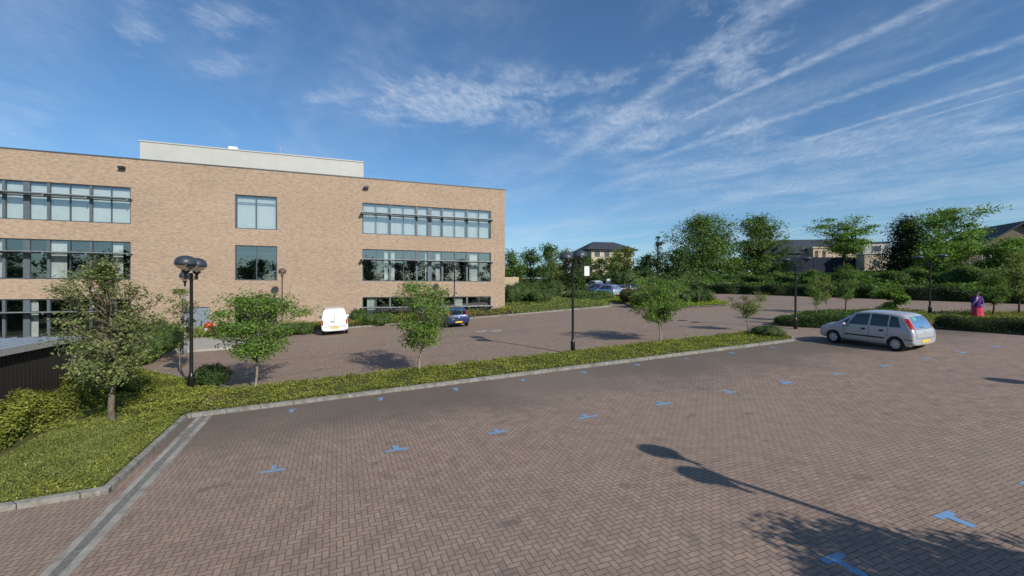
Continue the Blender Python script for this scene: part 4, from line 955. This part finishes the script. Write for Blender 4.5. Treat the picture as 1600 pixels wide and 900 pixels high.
# rear wheel (near side) meets the ground at (1401,549); it is .72 m ahead of the tail, .73 left of the axis
rw = GP(1401, 549); fwd = Vector((D2.x, D2.y)); lft = Vector((-fwd.y, fwd.x)); q = rw.xy-fwd*.66-lft*.74
car1 = make_car('parked_car', 'silver compact five-door car parked at the right end of the planted strip', None, Vector((q.x, q.y, G(q.x, q.y))), head2, mpv, (.68, 3.27), .31, silver, mpv_spec); settle(car1, head2)
hb = [(x, zb, w*.99, zbelt*.93, wb*.99, (zr if zr < 1.1 else zr*.90)*(.96 if zr < 1.1 else 1), wr_*.99) for (x, zb, w, zbelt, wb, zr, wr_) in mpv]
hspec = dict(mpv_spec); sc = lambda l, k: [tuple((a, b*k) for a, b in c) for c in l]
hspec['side'] = {k: sc(v, .91) for k, v in mpv_spec['side'].items()}; hspec['back'] = {k: sc(v, .91) for k, v in mpv_spec['back'].items() if k != 'sticker'}
hspec['front'] = {k: sc(v, .95) for k, v in mpv_spec['front'].items()}
q = GP(721, 512).xy-Vector((.15, 0))
car2 = make_car('parked_car', 'dark blue hatchback parked behind the small tree near the office', None, Vector((q.x, q.y, G(q.x, q.y))), head2, hb, (.68, 3.25), .30, bluep, hspec); settle(car2, head2)
vanst = [(0.0, .34, .74, .70, .74, .74, .66), (.02, .30, .83, .95, .82, 1.40, .72), (.06, .28, .855, 1.0, .84, 1.74, .70), (.2, .25, .86, 1.02, .85, 1.80, .71), (1.2, .22, .86, 1.02, .85, 1.84, .72), (2.3, .2, .86, 1.0, .845, 1.80, .70), (2.6, .2, .86, .99, .84, 1.66, .66), (3.2, .2, .85, .98, .82, 1.14, .70), (3.45, .21, .84, .92, .80, 1.0, .70), (3.8, .22, .80, .80, .76, .86, .64), (4.02, .25, .72, .62, .68, .66, .58), (4.12, .3, .58, .5, .56, .54, .5)]
vspec = dict(mat=base_mat, side=dict(side_window=[((2.0, 1.08), (2.75, 1.06), (2.5, 1.58), (2.0, 1.64))], door_seam=[((1.93, .3), (1.945, .3), (1.945, 1.68), (1.93, 1.68))], rubbing_strip=[((1.0, .52), (2.75, .52), (2.75, .60), (1.0, .60))]),
      back=dict(number_plate=[((-.27, .46), (.27, .46), (.27, .57), (-.27, .57))], tail_light=[((.73, .72), (.82, .72), (.80, 1.05), (.71, 1.05)), ((-.82, .72), (-.73, .72), (-.71, 1.05), (-.80, 1.05))],
      door_seam=[((-.008, .62), (.008, .62), (.008, 1.70), (-.008, 1.70)), ((-.72, .60), (.72, .60), (.72, .625), (-.72, .625))], handle=[((.06, .90), (.24, .90), (.24, .97), (.06, .97))]),
      front=dict(headlight=[((.45, .66), (.68, .64), (.66, .82), (.44, .82)), ((-.68, .64), (-.45, .66), (-.44, .82), (-.66, .82))]), top=dict(windscreen=[((2.64, -.58), (3.15, -.62), (3.15, .62), (2.64, .58))]), mirror=(2.85, 1.05))
q = GP(524, 524).xy; head3 = head2+R(1)
van = make_car('parked_van', 'small white panel van parked facing the office wall', None, Vector((q.x, q.y, G(q.x, q.y))), head3, vanst, (.72, 3.4), .31, whitep, vspec, 'van'); settle(van, head3)
# cars in the upper car park, mostly screened by planting
paints = {'s': silver, 'w': whitep, 'b': bluep, 'g': paint('green_car_paint', (.06, .11, .08), .4), 'd': paint('dark_car_paint', (.03, .035, .045), .5), 'p': paint('pale_blue_car_paint', (.34, .44, .56), .5)}
def far_car(src, u, Y, ang, key, label, dz=0.):
    c = copy_tree(src); p = AT(u, Y); c.location = (p.x, p.y, G(p.x, p.y)+dz); c['label'] = label; c['group'] = 'cars in the upper car park'; h = ang; c.rotation_euler = (0, 0, h)
    for ch in c.children:
        if ch.type == 'MESH' and ch.name.split('.')[0] in ('body', 'mirror'):
            ch.material_slots[0].link = 'OBJECT'; ch.material_slots[0].material = paints[key]
far_car(car1, 966, 58, head2+R(10), 'p', 'pale blue car in the upper car park left of the russet shrub')
far_car(car2, 999, 61, R(195), 'd', 'dark grey car side-on beside the pale blue one in the upper car park')
far_car(car2, 945, 66, head2, 'b', 'dark blue car behind the pale blue one in the upper car park')
far_car(van, 955, 78, head2-R(20), 'w', 'white van farthest away in the upper car park')
far_car(car1, 938, 76, head2, 'w', 'white car left of the farthest van in the upper car park')
far_car(car2, 811, 62, head2, 'w', 'white car nearest the office corner beyond the hedge')
far_car(car1, 828, 62, head2, 's', 'silver car second from the office corner beyond the hedge')
far_car(car1, 850, 61, R(190), 'g', 'dark green car side-on behind the clipped hedge')
far_car(car2, 878, 62, R(190), 's', 'silver car at the right end of the row behind the clipped hedge')

# ================================================================== PERSON
def person():
    x = (1527-800)/F*27.6; p = Vector((x, 27.6, G(x, 27.6))); rt = empty('person', p, R(205)); tag(rt, 'person in a purple top and long red skirt walking behind the low hedge', 'person')
    V = [(0, 0, .92), (0, 0, 1.12), (.01, 0, 1.34), (.015, 0, 1.43), (.03, 0, 1.50), (.035, 0, 1.60),  # pelvis..head
         (0, .17, 1.36), (-.03, .22, 1.10), (.08, .21, .90), (.12, .205, .82), (0, -.17, 1.36), (.02, -.22, 1.10), (.15, -.2, .93), (.2, -.19, .86),
         (.0, .09, .86), (.10, .09, .48), (.02, .09, .09), (.15, .09, .03), (0, -.09, .86), (.02, -.09, .48), (-.16, -.09, .11), (-.06, -.09, .03)]
    E = [(0, 1), (1, 2), (2, 3), (3, 4), (4, 5), (2, 6), (6, 7), (7, 8), (8, 9), (2, 10), (10, 11), (11, 12), (12, 13), (0, 14), (14, 15), (15, 16), (16, 17), (0, 18), (18, 19), (19, 20), (20, 21)]
    Rr = [.13, .115, .13, .05, .085, .085, .05, .04, .03, .032, .05, .04, .03, .032, .085, .055, .04, .035, .085, .055, .04, .035]
    me = bpy.data.meshes.new('b'); me.from_pydata(V, E, []); o = bpy.data.objects.new('b', me); COL.objects.link(o)
    o.modifiers.new('s', 'SKIN'); sv = me.skin_vertices[0].data
    for i, r in enumerate(Rr): sv[i].radius = (r, r*1.15 if i < 3 else r)
    sv[0].use_root = True
    o.modifiers.new('ss', 'SUBSURF').levels = 2; m2 = bake(o); bpy.data.objects.remove(o)
    skin = simple('skin', (.28, .16, .10), .6); m2.materials.clear(); link('body', m2, skin, rt, True)
    # fingers
    def cloth(name, prof, mat, sx=1., sy=1., off=(0, 0)):
        mb = MB(); n = 28; vs = []; fs = []
        for i, (r, z) in enumerate(prof):
            for k in range(n):
                a = 6.283*k/n; rr = r*(1+.05*math.sin(a*7)*(1 if r > .2 else .3)); vs.append((off[0]+rr*math.cos(a)*sx, off[1]+rr*math.sin(a)*sy, z))
        for i in range(len(prof)-1):
            for k in range(n): k2 = (k+1) % n; fs.append((i*n+k, i*n+k2, (i+1)*n+k2, (i+1)*n+k))
        mb.add(vs, fs); return mb.build(name, mat, rt, True)
    purple = simple('purple_cloth', (.10, .02, .22), .8); redc = simple('red_pink_cloth', (.55, .03, .08), .8, var=.5, scale=9.)
    cloth('skirt', [(.30, .12), (.27, .4), (.22, .7), (.175, .95), (.165, 1.0)], redc, 1, 1.0)
    cloth('top', [(.215, .78), (.19, .95), (.17, 1.1), (.175, 1.28), (.15, 1.40), (.075, 1.46)], purple, .95, 1.2)
    mb = MB()
    for pts in ([(0, .17, 1.38), (-.03, .225, 1.12), (.05, .215, .97)], [(0, -.17, 1.38), (.02, -.225, 1.12), (.1, -.205, 1.0)]): mb.tube(pts, [.075, .06, .055], 10)
    mb.build('sleeves', purple, rt, True)
    mb = MB(); mb.lathe([(.02, 1.44), (.085, 1.46), (.11, 1.54), (.112, 1.62), (.09, 1.69), (.03, 1.72)], (.0, 0, 0), 18); h = mb.build('hair', simple('dark_hair', (.015, .01, .01), .5), rt, True); h.location = (-.02, 0, 0)
    mb = MB()
    for sg in (-1, 1): mb.lathe([(.002, -.012), (.012, 0), (.002, .012)], (.118, sg*.032, 1.585), 8)
    mb.lathe([(.003, 1.545), (.016, 1.555), (.006, 1.59)], (.125, 0, 0), 8); mb.build('face', skin, rt, True)
    mb = MB(); mb.tube([(.16, .06, 1.40), (.17, .02, 1.2), (.14, -.1, 1.0), (.10, -.2, .8), (.05, -.24, .55)], [.05, .045, .045, .05, .04], 8); mb.build('scarf', simple('pale_scarf', (.6, .45, .5), .8), rt, True)
    for sy, bx, bz in ((.205, .12, .80), (-.19, .2, .84)):
        mb = MB()
        for k in range(4):
            y = sy-.027+.018*k; L = (.06, .07, .066, .055)[k]; mb.tube([(bx, y, bz), (bx+.015, y, bz-L*.55), (bx+.01, y, bz-L)], [.009, .008, .006], 6)
        mb.tube([(bx-.01, sy-.03*(1 if sy > 0 else -1), bz+.03), (bx+.035, sy-.035*(1 if sy > 0 else -1), bz), (bx+.04, sy-.03*(1 if sy > 0 else -1), bz-.03)], [.011, .009, .007], 6)
        mb.build('hand', skin, rt, True)
    mb = MB()
    for x, y in ((.10, .09), (-.10, -.09)): mb.lathe([(.06, -.0), (.065, .03), (.045, .09), (.02, .1)], (x, y, 0), 12)
    mb.build('shoes', M['black'], rt, True)
person()

# ================================================================== SKY
W = bpy.data.worlds.new('World'); S.world = W; W.use_nodes = True; nt = W.node_tree; nt.nodes.clear(); b = NB(nt)
sky = b.node('ShaderNodeTexSky', sky_type='NISHITA'); sky.sun_disc = False; sky.sun_elevation = SUN_EL; sky.sun_rotation = math.atan2(SUN_AZ.x, SUN_AZ.y)
sky.altitude = 50; sky.air_density = 1.0; sky.dust_density = .55; sky.ozone_density = 2.2
gen = b.node('ShaderNodeTexCoord').outputs['Generated']; x, y, z = b.sep(gen)
zz = b.m('MAXIMUM', z, .012); PX = b.m('DIVIDE', x, zz); PY = b.m('DIVIDE', y, zz); P0 = b.comb(PX, PY)
wv = b.noise(P0, 1.3, 4, .6, out=1); wx, wy, _ = b.sep(wv)
QX = b.m('ADD', PX, b.m('MULTIPLY', b.m('SUBTRACT', wx, .5), .16)); QY = b.m('ADD', PY, b.m('MULTIPLY', b.m('SUBTRACT', wy, .5), .16)); Q = b.comb(QX, QY)
fine = b.noise(b.comb(b.m('ADD', b.m('MULTIPLY', QX, 26.), b.m('MULTIPLY', QY, -9.)), b.m('ADD', b.m('MULTIPLY', QY, 9.), b.m('MULTIPLY', QX, 4.))), 1., 6, .72)
def pp(u, v): return (u-800)/(HV-v), F/(HV-v)
masks = []
rag_n = b.noise(P0, 16., 5, .7)
def trail(a, c, w0, w1, dens, e0=.05, e1=.3, rag=.5):
    ax, ay = pp(*a); cx, cy = pp(*c); L = math.hypot(cx-ax, cy-ay); dx, dy = (cx-ax)/L, (cy-ay)/L
    rx = b.m('SUBTRACT', QX if w0 > .05 else b.m('ADD', PX, b.m('MULTIPLY', b.m('SUBTRACT', QX, PX), .22)), ax); ry = b.m('SUBTRACT', QY if w0 > .05 else b.m('ADD', PY, b.m('MULTIPLY', b.m('SUBTRACT', QY, PY), .22)), ay)
    t = b.m('ADD', b.m('MULTIPLY', rx, dx), b.m('MULTIPLY', ry, dy)); d = b.m('ABSOLUTE', b.m('SUBTRACT', b.m('MULTIPLY', rx, dy), b.m('MULTIPLY', ry, dx)))
    wd = b.lin(t, 0, L, w0, w1); q = b.m('DIVIDE', d, wd); m = b.sstep(q, 0., 1.35, 1, 0)
    m = b.m('MULTIPLY', m, b.sstep(t, -e0, e0)); m = b.m('MULTIPLY', m, b.sstep(t, L, L+e1, 1, 0))
    m = b.m('MULTIPLY', m, b.lin(rag_n, .3, .65, 1-rag, 1.1)); masks.append(b.m('MULTIPLY', m, dens))
trail((1068, 188), (1480, -2), .024, .056, .38, .04, 3, .85)
trail((905, 222), (1250, -10), .08, .07, .34, .3, 3, .9)
trail((1010, 252), (1600, 58), .06, .055, .29, .5, 2.5, .95)
trail((1235, 226), (1600, 120), .042, .042, .33, .15, 2.5, .8)
trail((1435, 186), (1600, 140), .03, .016, .26, .1, 2)
trail((860, 262), (960, 200), .10, .09, .28, .5, .5, .8)
def blob(u, v, ru, rv, thr, dens, sc=4.5, vec=None, seed=0.):
    cx, cy = pp(u, v); # angular ellipse expressed on the cloud plane
    kx = ru/(HV-v); ky = F*rv/((HV-v)**2)
    ex = b.m('DIVIDE', b.m('SUBTRACT', PX, b.m('MULTIPLY', PY, cx/cy)), kx*1.0); ey = b.m('DIVIDE', b.m('SUBTRACT', PY, cy), ky)
    r = b.m('SQRT', b.m('ADD', b.m('MULTIPLY', ex, ex), b.m('MULTIPLY', ey, ey)))
    n = b.noise(b.comb(b.m('ADD', PX, seed), b.m('MULTIPLY', PY, .75)), sc, 6, .62, .3)
    m = b.m('MULTIPLY', b.sstep(b.m('SUBTRACT', n, b.m('MULTIPLY', r, .22)), thr, thr+.30), b.lin(fine, .32, .66, .25, 1.)); m = b.m('MULTIPLY', m, b.sstep(r, .7, 1.35, 1, 0)); masks.append(b.m('MULTIPLY', m, dens))
blob(725, 160, 200, 48, .20, .62, 3.6, seed=31.)
blob(345, 26, 110, 42, .28, .42, 4.2, seed=3.); blob(222, 45, 62, 50, .27, .36, 4.5, seed=7.)
blob(350, 105, 70, 30, .30, .3, 5, seed=9.); blob(490, 155, 50, 22, .28, .35, 4, seed=5.)
blob(940, 130, 75, 34, .27, .42, 4.5, seed=2.); blob(1010, 205, 190, 42, .26, .5, 3.0, seed=4.)
blob(1150, 100, 120, 90, .30, .5, 6.5, seed=12.); blob(1270, 230, 150, 30, .27, .4, 3., seed=15.)
blob(1520, 200, 200, 40, .28, .4, 3., seed=17.); blob(1300, 285, 420, 75, .24, .30, 1.5, seed=21.)
# thin high veil everywhere
vl = b.noise(b.comb(b.m('ADD', b.m('MULTIPLY', QX, 1.0), b.m('MULTIPLY', QY, .35)), b.m('MULTIPLY', QY, .55)), 1.1, 7, .62, .5)
veil = b.m('MULTIPLY', b.sstep(vl, .42, .75), b.lin(fine, .3, .7, .5, 1.1)); masks.append(b.m('MULTIPLY', veil, .30))
low = b.m('MULTIPLY', b.sstep(PY, 3., 9.), b.sstep(b.noise(b.comb(b.m('MULTIPLY', PX, .5), b.m('MULTIPLY', PY, .16)), 1., 5, .6), .38, .66)); masks.append(b.m('MULTIPLY', low, .24))
tot = None
for m in masks: 
    inv = b.m('SUBTRACT', 1., b.m('MINIMUM', b.m('MAXIMUM', m, 0.), .95)); tot = inv if tot is None else b.m('MULTIPLY', tot, inv)
cl = b.m('MULTIPLY', b.m('SUBTRACT', 1., tot), b.sstep(z, .01, .07))
CLOUD = (5.5, 6.3, 7.4)
tint = b.mix(1., sky.outputs[0], (.64, .89, 1.07), 'MULTIPLY')
c = b.mix(cl, tint, CLOUD)
bg = b.node('ShaderNodeBackground'); b.put(bg.inputs[0], c); bg.inputs[1].default_value = .088
o = b.node('ShaderNodeOutputWorld'); b.l.new(bg.outputs[0], o.inputs[0])
sl_ = bpy.data.lights.new('sun', 'SUN'); sl_.energy = 3.6; sl_.angle = R(.53); sl_.color = (1, .93, .82); so = bpy.data.objects.new('sun', sl_); COL.objects.link(so)
sd = Vector((SUN_AZ.x*math.cos(SUN_EL), SUN_AZ.y*math.cos(SUN_EL), math.sin(SUN_EL))); so.rotation_euler = (-sd).to_track_quat('-Z', 'Y').to_euler(); so.location = (20, -20, 30)

# ================================================================== CAMERA
cd = bpy.data.cameras.new('camera'); cd.sensor_width = 36; cd.lens = F/1600*36; cd.shift_y = (HV-450)/1600; cd.clip_end = 3000
co = bpy.data.objects.new('camera', cd); COL.objects.link(co); co.location = (0, 0, CAMZ); co.rotation_euler = (R(90), 0, 0); S.camera = co
S.view_settings.view_transform = 'Standard'; S.view_settings.look = 'None'; S.view_settings.gamma = 1; S.view_settings.exposure = 0.38
S.render.resolution_x = 1024; S.render.resolution_y = 576
S.cycles.transparent_max_bounces = 8; S.cycles.max_bounces = 4; S.cycles.diffuse_bounces = 2
